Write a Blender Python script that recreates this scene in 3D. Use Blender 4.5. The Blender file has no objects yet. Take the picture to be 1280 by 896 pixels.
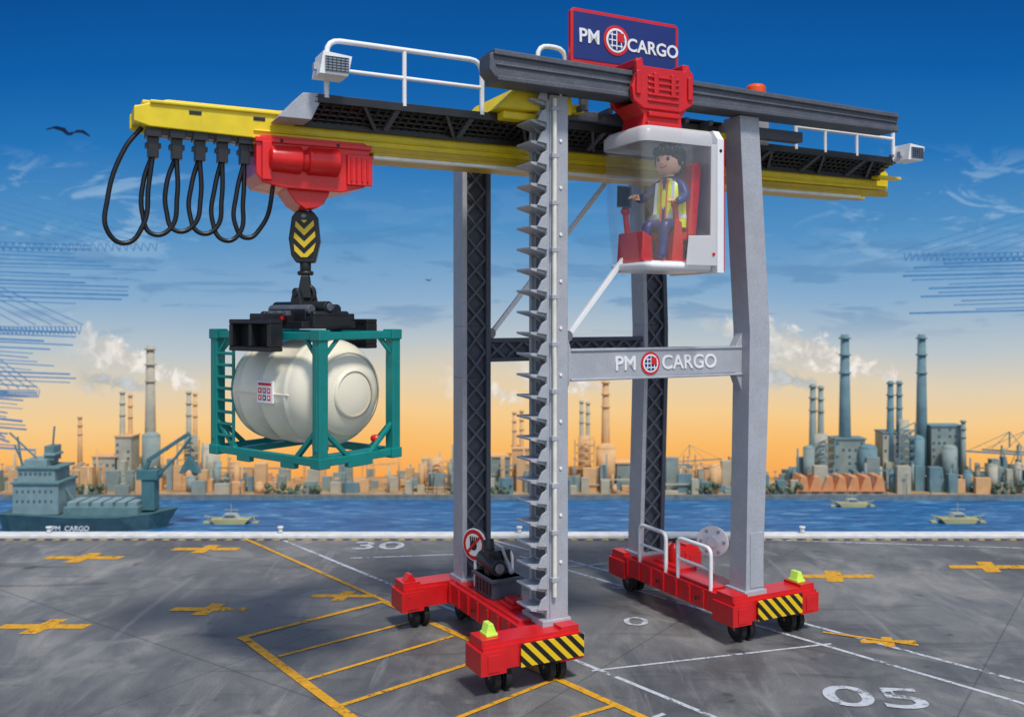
import bpy, bmesh, math, random
from mathutils import Vector, Matrix
random.seed(7)
scene = bpy.context.scene
try:
    scene.view_settings.view_transform = 'Standard'
    scene.view_settings.look = 'None'
    scene.view_settings.exposure = 0
except Exception as e:
    print(e)

def lin(r, g, b):
    def f(c):
        c /= 255.0
        return c/12.92 if c <= 0.04045 else ((c+0.055)/1.055)**2.4
    return (f(r), f(g), f(b), 1.0)

# ------------------------------------------------------------ node helpers
class NT:
    def __init__(s, nt): s.nt = nt; s.n = nt.nodes; s.l = nt.links
    def new(s, t, **kw):
        n = s.n.new(t)
        for k, v in kw.items(): setattr(n, k, v)
        return n
    def put(s, sock, v):
        if isinstance(v, bpy.types.NodeSocket): s.l.new(v, sock)
        else: sock.default_value = v
    def m(s, op, a, b=0.0, c=None, clamp=False):
        n = s.new('ShaderNodeMath', operation=op); n.use_clamp = clamp
        s.put(n.inputs[0], a)
        if len(n.inputs) > 1: s.put(n.inputs[1], b)
        if c is not None: s.put(n.inputs[2], c)
        return n.outputs[0]
    def ss(s, v, a, b, lo=0.0, hi=1.0):
        n = s.new('ShaderNodeMapRange', interpolation_type='SMOOTHSTEP')
        s.put(n.inputs[0], v); s.put(n.inputs[1], a); s.put(n.inputs[2], b)
        s.put(n.inputs[3], lo); s.put(n.inputs[4], hi)
        return n.outputs[0]
    def mix(s, f, a, b, mode='MIX'):
        n = s.new('ShaderNodeMix', data_type='RGBA', blend_type=mode)
        s.put(n.inputs[0], f); s.put(n.inputs[6], a); s.put(n.inputs[7], b)
        return n.outputs[2]
    def obj(s): return s.new('ShaderNodeTexCoord').outputs['Object']
    def map(s, v, sc=(1, 1, 1), loc=(0, 0, 0), rot=(0, 0, 0)):
        n = s.new('ShaderNodeMapping')
        s.put(n.inputs[0], v); n.inputs[1].default_value = loc
        n.inputs[2].default_value = rot; n.inputs[3].default_value = sc
        return n.outputs[0]
    def noise(s, v, scale=5, detail=4, rough=.5, dist=0):
        n = s.new('ShaderNodeTexNoise')
        s.put(n.inputs['Vector'], v); n.inputs['Scale'].default_value = scale
        n.inputs['Detail'].default_value = detail; n.inputs['Roughness'].default_value = rough
        n.inputs['Distortion'].default_value = dist
        return n.outputs[0]
    def ramp(s, f, stops):
        n = s.new('ShaderNodeValToRGB'); s.put(n.inputs[0], f)
        e = n.color_ramp.elements
        while len(e) > 1: e.remove(e[-1])
        e[0].position = stops[0][0]; e[0].color = stops[0][1]
        for p, c in stops[1:]:
            x = e.new(p); x.color = c
        return n.outputs[0]

def newmat(name):
    m = bpy.data.materials.new(name); m.use_nodes = True
    t = NT(m.node_tree); b = m.node_tree.nodes['Principled BSDF']
    return m, t, b

def mul(c, k): return (min(1, c[0]*k), min(1, c[1]*k), min(1, c[2]*k), 1)

def mat(name, col, rough=.45, metal=0, var=.1, scale=3, speck=0, bump=0.0, bscale=120, spec=.5, emit=0, dirt=0):
    m, t, b = newmat(name)
    o = t.obj()
    n = t.noise(o, scale, 3, .6)
    c = t.mix(t.ss(n, .3, .7), mul(col, 1-var), mul(col, 1+var))
    if speck:
        s = t.noise(o, 38, 2, .8)
        c = t.mix(t.ss(s, .42, .62), t.mix(speck, c, mul(col, .45)), c)
    if dirt:
        d = t.noise(t.map(o, (1, 1, .25)), 5, 4, .7)
        c = t.mix(t.ss(d, .55, .75, 0, dirt), c, mul(col, .35))
    t.put(b.inputs['Base Color'], c)
    r = t.m('MULTIPLY_ADD', n, .25, rough-.12)
    t.put(b.inputs['Roughness'], r)
    b.inputs['Metallic'].default_value = metal
    b.inputs['Specular IOR Level'].default_value = spec
    if bump:
        bn = t.new('ShaderNodeBump'); bn.inputs['Strength'].default_value = bump
        bn.inputs['Distance'].default_value = .01
        t.put(bn.inputs['Height'], t.noise(o, bscale, 2, .6)); t.put(b.inputs['Normal'], bn.outputs[0])
    if emit:
        b.inputs['Emission Color'].default_value = col; b.inputs['Emission Strength'].default_value = emit
    return m

GREY = mat('grey_plastic', lin(178, 181, 188), .42, var=.06, speck=.28, bump=.25, dirt=.12)
GREYD = mat('dark_grey_plastic', lin(94, 98, 107), .5, var=.12, speck=.5, bump=.35)
LATT = mat('anthracite_plastic', lin(72, 77, 89), .5, var=.12, bump=.2)
BLACK = mat('black_plastic', lin(32, 33, 36), .38, var=.2, bump=.15)
RUBBER = mat('rubber', lin(20, 20, 22), .7, var=.2)
CABLE = mat('black_cable', lin(16, 16, 18), .35)
RED = mat('red_plastic', lin(210, 30, 34), .32, var=.07, bump=.08)
REDB = mat('bright_red_plastic', lin(228, 32, 32), .3, var=.06)
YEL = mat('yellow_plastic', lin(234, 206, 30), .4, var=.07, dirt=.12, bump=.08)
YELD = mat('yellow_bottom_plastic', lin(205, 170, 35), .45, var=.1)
WHITE = mat('white_plastic', lin(238, 238, 238), .35, var=.02)
CREAM = mat('cream_tank_plastic', lin(240, 232, 208), .22, var=.02)
TEAL = mat('teal_plastic', lin(8, 130, 124), .35, var=.08, bump=.08)
BLUE = mat('blue_sign', lin(28, 48, 116), .35, var=.05)
LIME = mat('lime_lamp', lin(200, 240, 90), .2, emit=.12)
ORANGE = mat('orange_beacon', lin(240, 90, 20), .25, emit=.1)
LAMPF = mat('lamp_glass', lin(150, 156, 162), .25, metal=.4)
SKIN = mat('skin_plastic', lin(240, 182, 146), .42, var=.02)
HAIR = mat('hair_plastic', lin(38, 24, 24), .35)
NAVY = mat('navy_plastic', lin(44, 48, 108), .4)
VEST = mat('vest_yellow', lin(228, 236, 50), .4)
ORG = mat('vest_orange', lin(240, 110, 40), .4)
STEEL = mat('steel_plastic', lin(120, 124, 130), .3, metal=.4)
PIPE = mat('cream_hose', lin(232, 228, 214), .4)

def stripes(name, a, b_, per, duty=.5, chev=False, axis=(1, 0, 1)):
    m, t, b = newmat(name)
    sep = t.new('ShaderNodeSeparateXYZ'); t.l.new(t.obj(), sep.inputs[0])
    x, y, z = sep.outputs
    if chev: x = t.m('ABSOLUTE', x)
    v = t.m('ADD', t.m('MULTIPLY', x, axis[0]), t.m('MULTIPLY', z, axis[2]))
    f = t.m('FRACT', t.m('DIVIDE', v, per))
    t.put(b.inputs['Base Color'], t.mix(t.m('GREATER_THAN', f, duty), a, b_))
    b.inputs['Roughness'].default_value = .4
    return m
HAZ = stripes('hazard_stripes', lin(235, 195, 25), lin(22, 22, 24), .22)
CHEV = stripes('chevron_stripes', lin(235, 200, 40), lin(22, 22, 24), .2, chev=True, axis=(-1, 0, 1))

def glassmat():
    m, t, b = newmat('clear_plastic')
    out = [n for n in t.n if n.type == 'OUTPUT_MATERIAL'][0]
    t.n.remove(b)
    tr = t.new('ShaderNodeBsdfTransparent'); tr.inputs[0].default_value = (.97, .98, .99, 1)
    gl = t.new('ShaderNodeBsdfGlossy'); gl.inputs['Roughness'].default_value = .06
    df = t.new('ShaderNodeBsdfDiffuse'); df.inputs[0].default_value = (.9, .93, .96, 1)
    m1 = t.new('ShaderNodeMixShader'); m1.inputs[0].default_value = .05
    t.l.new(tr.outputs[0], m1.inputs[1]); t.l.new(df.outputs[0], m1.inputs[2])
    m2 = t.new('ShaderNodeMixShader'); m2.inputs[0].default_value = .07
    t.l.new(m1.outputs[0], m2.inputs[1]); t.l.new(gl.outputs[0], m2.inputs[2])
    t.l.new(m2.outputs[0], out.inputs[0])
    return m
GLASS = glassmat()
def milkmat():
    m, t, b = newmat('milky_white_plastic')
    out = [n for n in t.n if n.type == 'OUTPUT_MATERIAL'][0]
    b.inputs['Base Color'].default_value = (.88, .89, .90, 1); b.inputs['Roughness'].default_value = .3
    tr = t.new('ShaderNodeBsdfTransparent'); tr.inputs[0].default_value = (.95, .96, .97, 1)
    tl = t.new('ShaderNodeBsdfTranslucent'); tl.inputs[0].default_value = (.9, .92, .94, 1)
    a = t.new('ShaderNodeMixShader'); a.inputs[0].default_value = .35
    t.l.new(b.outputs[0], a.inputs[1]); t.l.new(tl.outputs[0], a.inputs[2])
    c = t.new('ShaderNodeMixShader'); c.inputs[0].default_value = .2
    t.l.new(a.outputs[0], c.inputs[1]); t.l.new(tr.outputs[0], c.inputs[2])
    t.l.new(c.outputs[0], out.inputs[0]); return m
MILK = milkmat()

# ------------------------------------------------------------ mesh helpers
def empty(name, loc=(0, 0, 0), rz=0, parent=None):
    e = bpy.data.objects.new(name, None); scene.collection.objects.link(e)
    e.location = loc; e.rotation_euler = (0, 0, rz); e.empty_display_size = .3
    if parent: e.parent = parent
    return e

class MB:
    def __init__(s): s.bm = bmesh.new(); s.mats = []
    def mi(s, m):
        if m not in s.mats: s.mats.append(m)
        return s.mats.index(m)
    def hexa(s, m, vs):
        v = [s.bm.verts.new(p) for p in vs]; k = s.mi(m)
        for f in ((0, 3, 2, 1), (4, 5, 6, 7), (0, 1, 5, 4), (1, 2, 6, 5), (2, 3, 7, 6), (3, 0, 4, 7)):
            fc = s.bm.faces.new([v[i] for i in f]); fc.material_index = k
    def box(s, m, x0, x1, y0, y1, z0, z1):
        s.hexa(m, [(x0, y0, z0), (x1, y0, z0), (x1, y1, z0), (x0, y1, z0), (x0, y0, z1), (x1, y0, z1), (x1, y1, z1), (x0, y1, z1)])
    def beam(s, m, p0, p1, w, h=None, up=(0, 0, 1)):
        h = h or w
        p0 = Vector(p0); p1 = Vector(p1); d = (p1-p0).normalized(); u = Vector(up)
        if abs(d.dot(u)) > .98: u = Vector((0, 1, 0))
        a = d.cross(u).normalized()*w/2; b = a.cross(d).normalized()*h/2
        s.hexa(m, [p0-a-b, p0+a-b, p0+a+b, p0-a+b, p1-a-b, p1+a-b, p1+a+b, p1-a+b])
    def prism(s, m, pts, ax, a0, a1):
        k = s.mi(m)
        def P(p, a):
            return {'x': (a, p[0], p[1]), 'y': (p[0], a, p[1]), 'z': (p[0], p[1], a)}[ax]
        A = [s.bm.verts.new(P(p, a0)) for p in pts]; B = [s.bm.verts.new(P(p, a1)) for p in pts]
        n = len(pts); fs = [s.bm.faces.new(A), s.bm.faces.new(B[::-1])]
        for i in range(n): fs.append(s.bm.faces.new((A[i], B[i], B[(i+1) % n], A[(i+1) % n])))
        for f in fs: f.material_index = k
    def lathe(s, m, p0, d, prof, n=24, cap=True):
        p0 = Vector(p0); d = Vector(d).normalized()
        u = Vector((0, 0, 1)) if abs(d.z) < .9 else Vector((1, 0, 0))
        a = d.cross(u).normalized(); b = d.cross(a); k = s.mi(m); rings = []
        for t, r in prof:
            rings.append([s.bm.verts.new(p0+d*t+(a*math.cos(2*math.pi*i/n)+b*math.sin(2*math.pi*i/n))*max(r, 1e-4)) for i in range(n)])
        for q in range(len(rings)-1):
            for i in range(n):
                f = s.bm.faces.new((rings[q][i], rings[q][(i+1) % n], rings[q+1][(i+1) % n], rings[q+1][i]))
                f.material_index = k; f.smooth = True
        if cap:
            for r in (rings[0], rings[-1][::-1]):
                f = s.bm.faces.new(r); f.material_index = k
    def cyl(s, m, p0, p1, r0, r1=None, n=18):
        p0 = Vector(p0); p1 = Vector(p1); L = (p1-p0).length
        s.lathe(m, p0, p1-p0, [(0, r0), (L, r0 if r1 is None else r1)], n)
    def ball(s, m, c, r, sc=(1, 1, 1), n=20, h=12):
        k = s.mi(m)
        M = Matrix.Translation(c) @ Matrix.Diagonal((r*sc[0], r*sc[1], r*sc[2], 1))
        g = bmesh.ops.create_uvsphere(s.bm, u_segments=n, v_segments=h, radius=1, matrix=M)
        for v in g['verts']:
            for f in v.link_faces: f.material_index = k; f.smooth = True
    def lattice(s, m, O, L, W, n, t):
        O = Vector(O); L = Vector(L); W = Vector(W)
        nrm = L.cross(W).normalized()
        for i in range(n):
            a = O+L*(i/n); b = O+L*((i+1)/n)
            s.beam(m, a, b+W, t, t*.7, nrm); s.beam(m, a+W, b, t*.98, t*.6, nrm)
    def done(s, name, parent=None, bevel=0, seg=2, loc=None):
        bmesh.ops.recalc_face_normals(s.bm, faces=s.bm.faces)
        me = bpy.data.meshes.new(name); s.bm.to_mesh(me); s.bm.free()
        for m in s.mats: me.materials.append(m)
        o = bpy.data.objects.new(name, me); scene.collection.objects.link(o)
        if parent: o.parent = parent
        if loc: o.location = loc
        if bevel:
            b = o.modifiers.new('bev', 'BEVEL'); b.width = bevel; b.segments = seg
            b.limit_method = 'ANGLE'; b.angle_limit = math.radians(35)
        return o

def tube(name, parent, m, pts, r, cyclic=False, smooth=True):
    c = bpy.data.curves.new(name, 'CURVE'); c.dimensions = '3D'; c.bevel_depth = r; c.bevel_resolution = 4; c.resolution_u = 10
    sp = c.splines.new('BEZIER'); sp.bezier_points.add(len(pts)-1); sp.use_cyclic_u = cyclic
    for b, p in zip(sp.bezier_points, pts):
        b.co = p; b.handle_left_type = b.handle_right_type = 'AUTO' if smooth else 'VECTOR'
    c.use_fill_caps = True
    c.materials.append(m)
    o = bpy.data.objects.new(name, c); scene.collection.objects.link(o)
    if parent: o.parent = parent
    return o

def rounded(pts, r, k=4):
    out = [Vector(pts[0])]
    for i in range(1, len(pts)-1):
        p = Vector(pts[i]); a = (Vector(pts[i-1])-p); b = (Vector(pts[i+1])-p)
        rr = min(r, a.length/2, b.length/2); A = p+a.normalized()*rr; B = p+b.normalized()*rr
        for j in range(k+1):
            t = j/k; out.append(A*(1-t)**2+p*2*t*(1-t)+B*t*t)
    out.append(Vector(pts[-1]))
    return out
def rtube(name, parent, m, pts, r, cr=.15): return tube(name, parent, m, rounded(pts, cr), r, smooth=False)

def text(name, parent, m, body, size, loc, rot=(math.pi/2, 0, 0), ext=.008, off=.006, scale=(1, 1, 1), sx=1.0):
    c = bpy.data.curves.new(name, 'FONT'); c.body = body; c.size = size; c.extrude = ext; c.offset = off
    c.align_x = 'CENTER'; c.align_y = 'CENTER'; c.materials.append(m); c.space_character = sx; c.resolution_u = 6
    o = bpy.data.objects.new(name, c); scene.collection.objects.link(o)
    o.location = loc; o.rotation_euler = rot; o.scale = scale
    if parent: o.parent = parent
    return o

def logo(mb, u, v, z, r):
    mb.cyl(RED, (u, v, z), (u, v-.012, z), r, n=28)
    mb.cyl(WHITE, (u, v-.002, z), (u, v-.018, z), r*.80, n=28)
    mb.cyl(BLUE, (u, v-.004, z), (u, v-.022, z), r*.66, n=24)
    for k in (-.36, 0, .36):
        w = math.sqrt(max(.05, .62**2-k*k))*r
        mb.box(WHITE, u-w, u+w, v-.026, v-.01, z+k*r-.045*r, z+k*r+.045*r)
        mb.box(WHITE, u+k*r-.04*r, u+k*r+.04*r, v-.0275, v-.01, z-w, z+w)
    mb.box(RED, u+.02*r, u+.55*r, v-.034, v-.01, z-.1*r, z+.5*r)

# ================================================================ CRANE
YAW = math.radians(27.17)
crane = empty('gantry_crane', (0, 0, 0), YAW)
ZB = .84
def base(U0, U1, mu0, mu1, s0, s1, tag):
    mb = MB()
    F, B = 13.1, 17.15
    mb.box(RED, mu0, mu1, F+.5, B-.5, .46, ZB)
    mb.box(RED, mu0+.08, mu1-.08, F+.7, B-.7, ZB-.002, ZB+.05)
    for i in range(7):
        v = F+.85+i*.42
        mb.box(RED, mu0-.03, mu1+.03, v, v+.07, .48, ZB-.03)
    for i in range(3):
        mb.cyl(BLACK, (mu0-.032, F+1.07+i*1.26, .62), (mu0-.036, F+1.07+i*1.26, .62), .04, n=12)
    for a, b in ((F, F+.55), (B-.55, B)):
        mb.box(RED, U0, U1, a, b, .43, ZB-.04)
        mb.box(RED, U0+.03, U1-.03, a+.04, b-.04, ZB-.05, ZB+.02)
        for e0, e1 in ((U0-.05, U0+.40), (U1-.40, U1+.04)):
            mb.box(RED, e0, e1, a-.02, b+.02, .37, ZB-.10)
            mb.box(RED, e0+.05, e1-.05, a+.05, b-.05, ZB-.04, ZB+.07)
            mb.box(RED, e0+.12, e1-.12, a-.035, a, .42, ZB-.16)
    mb.done('sill_beam'+tag, crane, .025)
    mb = MB(); mb.box(HAZ, s0, s1, F-.06, F-.037, .42, ZB-.05); mb.done('hazard_plate'+tag, crane, .006)
    mb = MB()
    for u in (U0+.40, U1-.38):
        for v in (F+.28, B-.28):
            mb.box(BLACK, u-.13, u+.13, v-.17, v+.17, .30, .40)
            for sx in (-.10, .10):
                mb.cyl(RUBBER, (u+sx-.055, v, .215), (u+sx+.055, v, .215), .215, n=24)
                mb.cyl(BLACK, (u+sx-.068, v, .215), (u+sx+.068, v, .215), .12, n=18)
                mb.cyl(STEEL, (u+sx-.075, v, .215), (u+sx+.075, v, .215), .035, n=12)
            mb.box(BLACK, u-.02, u+.02, v-.06, v+.06, .18, .40)
    mb.done('castor_wheels'+tag, crane, .012)
base(6.22, 8.0, 7.13, 7.98, 6.86, 8.03, '_a')
base(11.25, 13.25, 11.25, 12.08, 11.76, 12.84, '_b')
mb = MB()
for (u, v) in ((6.45, 13.38), (13.02, 13.38), ):
    mb.box(LIME, u-.1, u+.1, v-.13, v+.13, ZB+.071, ZB+.12)
    mb.prism(LIME, [(u-.09, ZB+.12), (u+.09, ZB+.12), (u+.03, ZB+.27), (u-.05, ZB+.27)], 'y', v-.1, v+.1)
mb.done('marker_lamps', crane, .01)
mb = MB()
mb.prism(RED, [(6.3, ZB+.07), (6.52, ZB+.07), (6.44, ZB+.2), (6.38, ZB+.2)], 'y', 16.75, 16.95)
mb.done('sill_knob', crane, .01)

# ---- near-left column with ladder rack
V0 = 13.42
mb = MB()
mb.box(GREY, 7.60, 7.95, V0, V0+.12, ZB+.02, 9.68)
mb.box(GREY, 7.60, 7.95, V0+.58, V0+.70, ZB+.02, 9.68)
mb.box(GREY, 7.86, 7.951, V0+.05, V0+.65, ZB+.02, 9.68)
mb.box(GREY, 7.62, 7.68, V0+.05, V0+.65, ZB+.02, 9.68)
mb.box(GREY, 7.45, 8.0, V0-.02, V0+.72, ZB, ZB+.12)
mb.box(GREY, 7.55, 7.61, V0+.02, V0+.10, ZB+.1, 9.6)
mb.box(GREY, 7.55, 7.61, V0+.58, V0+.66, ZB+.1, 9.6)
mb.done('column_front', crane, .018)
mb = MB()
N = 25
for i in range(N):
    z = 1.12+i*(8.45/(N-1))
    mb.prism(GREY, [(7.6, z-.085), (7.6, z+.03), (7.28, z+.04), (7.28, z+.005)], 'y', V0+.08, V0+.60)
    mb.prism(GREY, [(7.6, z-.15), (7.6, z-.04), (7.36, z+.01), (7.44, z-.03)], 'y', V0+.32, V0+.36)
    mb.prism(GREY, [(7.56, z-.01), (7.56, z+.24), (7.46, z+.18), (7.38, z+.02)], 'y', V0+.02, V0+.06)
    mb.box(GREYD, 7.595, 7.612, V0+.2, V0+.48, z+.08, z+.24)
mb.done('ladder_steps', crane, .006)
rtube('hose', crane, PIPE, [(7.66, V0-.05, 9.6), (7.65, V0-.05, 5.5), (7.66, V0-.05, 5.2), (7.66, V0-.05, 1.35)], .038)
mb = MB()
for i in range(11):
    z = 1.6+i*.78
    mb.box(GREY, 7.59, 7.73, V0-.095, V0, z, z+.07)
    mb.cyl(WHITE, (7.80, V0, z+.3), (7.80, V0-.02, z+.3), .028)
mb.done('hose_clips', crane, .006)

# ---- front right column (bent)
mb = MB()
mb.prism(GREY, [(11.62, ZB), (12.02, ZB), (12.17, 4.6), (12.20, 5.7), (12.10, 7.2), (11.93, 9.68), (11.48, 9.68), (11.62, 7.2), (11.72, 5.7), (11.70, 4.6)], 'y', 13.22, 13.68)
mb.box(GREY, 11.56, 12.08, 13.17, 13.73, ZB, ZB+.1)
mb.box(GREY, 11.72, 12.035, 13.205, 13.222, ZB+.14, 2.0)
mb.done('column_right', crane, .03)
mb = MB()
mb.prism(GREY, [(7.95, 4.80), (8.0, 4.93), (11.55, 4.95), (11.70, 4.6), (11.72, 5.7), (11.55, 5.42), (8.02, 5.40), (7.95, 5.62)], 'y', V0-.0, V0+.2)
mb.box(GREY, 8.0, 11.7, V0-.025, V0+.225, 5.40, 5.445)
mb.box(GREY, 8.0, 11.7, V0-.025, V0+.225, 4.90, 4.945)
mb.done('crossbeam', crane, .015)
text('lettering_pm', crane, WHITE, 'PM', .35, (9.10, V0-.008, 5.17), off=.004)
text('lettering_cargo', crane, WHITE, 'CARGO', .35, (10.48, V0-.008, 5.17), off=.004)
mb = MB(); logo(mb, 9.62, V0-.004, 5.17, .20); mb.done('emblem', crane)

# ---- rear columns with lattice
def rearcol(u0, u1, lean, tag):
    mb = MB(); v0, v1 = 16.35, 16.80
    zs = [ZB, 4.8, 5.8, 9.3]; du = [0, lean, lean, 0]
    for j in range(3):
        for (a, b) in ((0, .1), (u1-u0-.1, u1-u0)):
            mb.hexa(LATT if a else GREY, [(u0+du[j]+a, v0, zs[j]), (u0+du[j]+b, v0, zs[j]), (u0+du[j]+b, v1, zs[j]), (u0+du[j]+a, v1, zs[j]),
                        (u0+du[j+1]+a, v0, zs[j+1]), (u0+du[j+1]+b, v0, zs[j+1]), (u0+du[j+1]+b, v1, zs[j+1]), (u0+du[j+1]+a, v1, zs[j+1])])
        n = max(1, int((zs[j+1]-zs[j])/.42))
        L = (du[j+1]-du[j], 0, zs[j+1]-zs[j])
        mb.lattice(GREYD, (u0+du[j]+.1, v0+.05, zs[j]), L, (u1-u0-.2, 0, 0), n, .05)
        mb.hexa(LATT, [(u0+du[j]+.08, v0+.12, zs[j]), (u1+du[j]-.08, v0+.12, zs[j]), (u1+du[j]-.08, v0+.16, zs[j]), (u0+du[j]+.08, v0+.16, zs[j]),
                        (u0+du[j+1]+.08, v0+.12, zs[j+1]), (u1+du[j+1]-.08, v0+.12, zs[j+1]), (u1+du[j+1]-.08, v0+.16, zs[j+1]), (u0+du[j+1]+.08, v0+.16, zs[j+1])])
    mb.box(GREY, u0-.05, u1+.05, v0-.05, v1+.05, ZB, ZB+.1)
    mb.done('rear_column'+tag, crane, .01)
rearcol(7.32, 7.93, 0, '_a')
rearcol(11.45, 12.08, .12, '_b')
mb = MB()
mb.box(LATT, 7.9, 11.6, 16.4, 16.7, 5.48, 5.56); mb.box(LATT, 7.9, 11.6, 16.4, 16.7, 5.10, 5.18)
mb.box(LATT, 7.9, 11.6, 16.52, 16.55, 5.15, 5.5)
mb.lattice(GREYD, (7.9, 16.44, 5.16), (3.6, 0, 0), (0, 0, .34), 9, .05)
mb.done('rear_crossbeam', crane, .008)
mb = MB()
for v in (13.55, 16.5):
    mb.beam(WHITE, (7.96, v, 5.60), (10.7, v, 8.82), .085, .085)
    mb.cyl(STEEL, (7.98, v-.07, 5.66), (7.98, v+.07, 5.66), .1)
mb.done('brace_rods', crane, .01)

# ---- top
mb = MB()
for u in (7.5, 11.55):
    mb.box(GREY, u, u+.42, V0+.2, 16.9, 9.36, 9.66)
    mb.box(GREYD, u+.05, u+.37, V0+.2, 16.85, 9.28, 9.36)
mb.box(GREYD, 7.9, 12.0, 13.9, 14.1, 9.42, 9.6)
for i in range(7):
    u = 8.3+i*.55
    mb.beam(GREYD, (u, 13.5, 9.55), (u+.3, 16.4, 9.55), .09, .09)
mb.box(BLACK, 9.3, 11.9, 13.8, 16.3, 9.62, 9.66)
mb.box(GREYD, 12.0, 13.4, 13.6, 13.8, 9.4, 9.6)
mb.box(YEL, 10.2, 11.5, 13.62, 13.7, 9.30, 9.42)
mb.done('top_frame', crane, .012)
mb = MB()
mb.prism(YEL, [(6.75, 9.42), (8.15, 9.42), (8.15, 9.72), (7.95, 9.80), (7.1, 9.80)], 'y', 13.62, 15.3)
mb.box(YEL, 6.9, 8.1, 13.75, 15.3, 9.28, 9.42)
mb.box(YEL, 8.15, 8.45, 13.7, 15.2, 9.5, 9.64)
mb.done('top_cover', crane, .03)

# ---- front runway rail
mb = MB()
R0, R1 = 13.02, 13.52
mb.prism(GREYD, [(6.32, 9.86), (6.46, 9.71), (15.40, 9.70), (15.44, 9.8), (15.44, 10.0), (15.38, 10.04), (6.42, 10.16), (6.32, 10.11)], 'y', R0+.05, R1-.05)
mb.prism(GREYD, [(6.38, 10.09), (15.42, 9.97), (15.42, 10.06), (6.38, 10.18)], 'y', R0, R1)
mb.box(GREYD, 6.44, 15.41, R0, R1, 9.69, 9.77)
mb.prism(GREYD, [(6.42, 9.93), (15.40, 9.87), (15.40, 9.90), (6.42, 9.965)], 'y', R0+.02, R1-.02)
mb.done('runway_rail', crane, .016)

# ---- boom
mb = MB()
for v in (14.62, 15.28):
    mb.prism(YEL, [(1.28, 8.86), (1.5, 8.80), (3.0, 8.76), (16.95, 8.80), (16.95, 9.18), (16.8, 9.26), (3.9, 9.28), (3.4, 9.22), (1.75, 9.22), (1.28, 9.08)], 'y', v, v+.12)
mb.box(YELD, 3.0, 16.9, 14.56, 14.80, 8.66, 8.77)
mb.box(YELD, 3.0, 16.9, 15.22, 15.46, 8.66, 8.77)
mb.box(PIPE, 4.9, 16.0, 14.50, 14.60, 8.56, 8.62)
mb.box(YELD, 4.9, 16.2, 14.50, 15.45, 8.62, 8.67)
mb.box(YEL, 1.30, 1.5, 14.74, 15.28, 8.9, 9.12)
for i in range(12):
    u = 2.3+i*1.25
    mb.box(YEL, u, u+.14, 14.74, 15.28, 8.9, 9.1)
mb.box(YEL, 1.4, 3.8, 14.7, 15.3, 9.14, 9.20)
mb.box(YEL, 1.5, 3.6, 14.58, 14.62, 9.14, 9.19)
mb.box(YEL, 3.0, 16.9, 14.585, 14.62, 8.86, 8.89)
mb.done('boom_girder', crane, .018)
mb = MB()
for u in (2.05, 3.0):
    mb.box(BLACK, u, u+.18, 14.607, 14.62, 9.03, 9.09)
mb.box(BLACK, 1.6, 3.0, 14.7, 15.0, 8.70, 8.79)
for i in range(5):
    u = 1.56+.335*i
    mb.box(BLACK, u-.11, u+.11, 14.66, 14.95, 8.66, 8.78)
    mb.box(BLACK, u-.075, u+.075, 14.72, 14.9, 8.36, 8.68)
    mb.box(BLACK, u-.11, u+.11, 14.74, 14.88, 8.50, 8.58)
mb.box(BLACK, 2.95, 3.12, 14.7, 14.9, 8.55, 8.8)
mb.done('cable_carriers', crane, .01)
cr = .036; cv = 14.80
tube('festoon_cable_a', crane, CABLE, [(1.40, cv, 8.80), (1.16, cv-.05, 8.45), (.93, cv-.08, 7.70), (.94, cv-.08, 7.22), (1.17, cv-.05, 7.07), (1.42, cv-.03, 7.35), (1.50, cv, 7.95), (1.56, cv, 8.42)], cr)
for i in range(4):
    a = 1.56+.335*i; b = a+.335; dz = random.uniform(-.1, .1); k = random.uniform(-.04, .04)
    tube('festoon_cable_'+'bcde'[i], crane, CABLE, [(a, cv+.05, 8.42), (a-.10+k, cv+.05, 8.0), (a-.14, cv+.04, 7.55+dz), (a+.02+k, cv, 7.26+dz), (b-.10, cv, 7.34+dz), (b-.02-k, cv, 7.8), (b, cv, 8.42)], cr)
tube('festoon_cable_f', crane, CABLE, [(2.90, cv, 8.42), (2.78, cv, 7.9), (2.76, cv, 7.42), (2.92, cv, 7.22), (3.16, cv, 7.4), (3.30, cv-.1, 7.9), (3.28, cv-.1, 8.35), (3.1, cv, 8.6)], cr)

# ---- walkway (floor tilts down to the girder)
mb = MB()
wz = 9.30
mb.box(BLACK, 3.85, 16.45, 13.98, 14.04, wz-.03, wz+.10)
mb.box(BLACK, 3.62, 16.6, 14.52, 14.58, wz-.31, wz+.02)
mb.hexa(BLACK, [(3.8, 14.02, wz+.045), (16.5, 14.02, wz+.045), (16.6, 14.53, wz-.17), (3.62, 14.53, wz-.17), (3.8, 14.02, wz+.07), (16.5, 14.02, wz+.07), (16.6, 14.53, wz-.14), (3.62, 14.53, wz-.14)])
i = 0; u = 3.85
while u < 16.45:
    big = (i % 9 == 0)
    t = .09 if big else .045
    mb.beam(GREYD if big else BLACK, (u, 14.035, wz+.02), (u-.05, 14.53, wz-.21-(.03 if big else 0)), t, .09 if big else .05)
    u += .145; i += 1
for k in range(4):
    f = (k+.6)/4.4; v = 14.03+.5*f; z = wz+.02-.235*f
    mb.box(BLACK, 3.8, 16.5, v, v+.025, z-.035, z)
mb.prism(GREY, [(3.25, wz-.30), (3.62, wz+.10), (3.95, wz+.12), (3.75, wz-.30)], 'y', 14.02, 14.60)
for k in range(9):
    u = 4.6+k*1.4
    mb.beam(GREYD, (u, 14.02, wz-.01), (u+.35, 14.53, wz-.27), .05, .05)
mb.done('walkway_grating', crane, .006)
RV = 14.0
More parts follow.
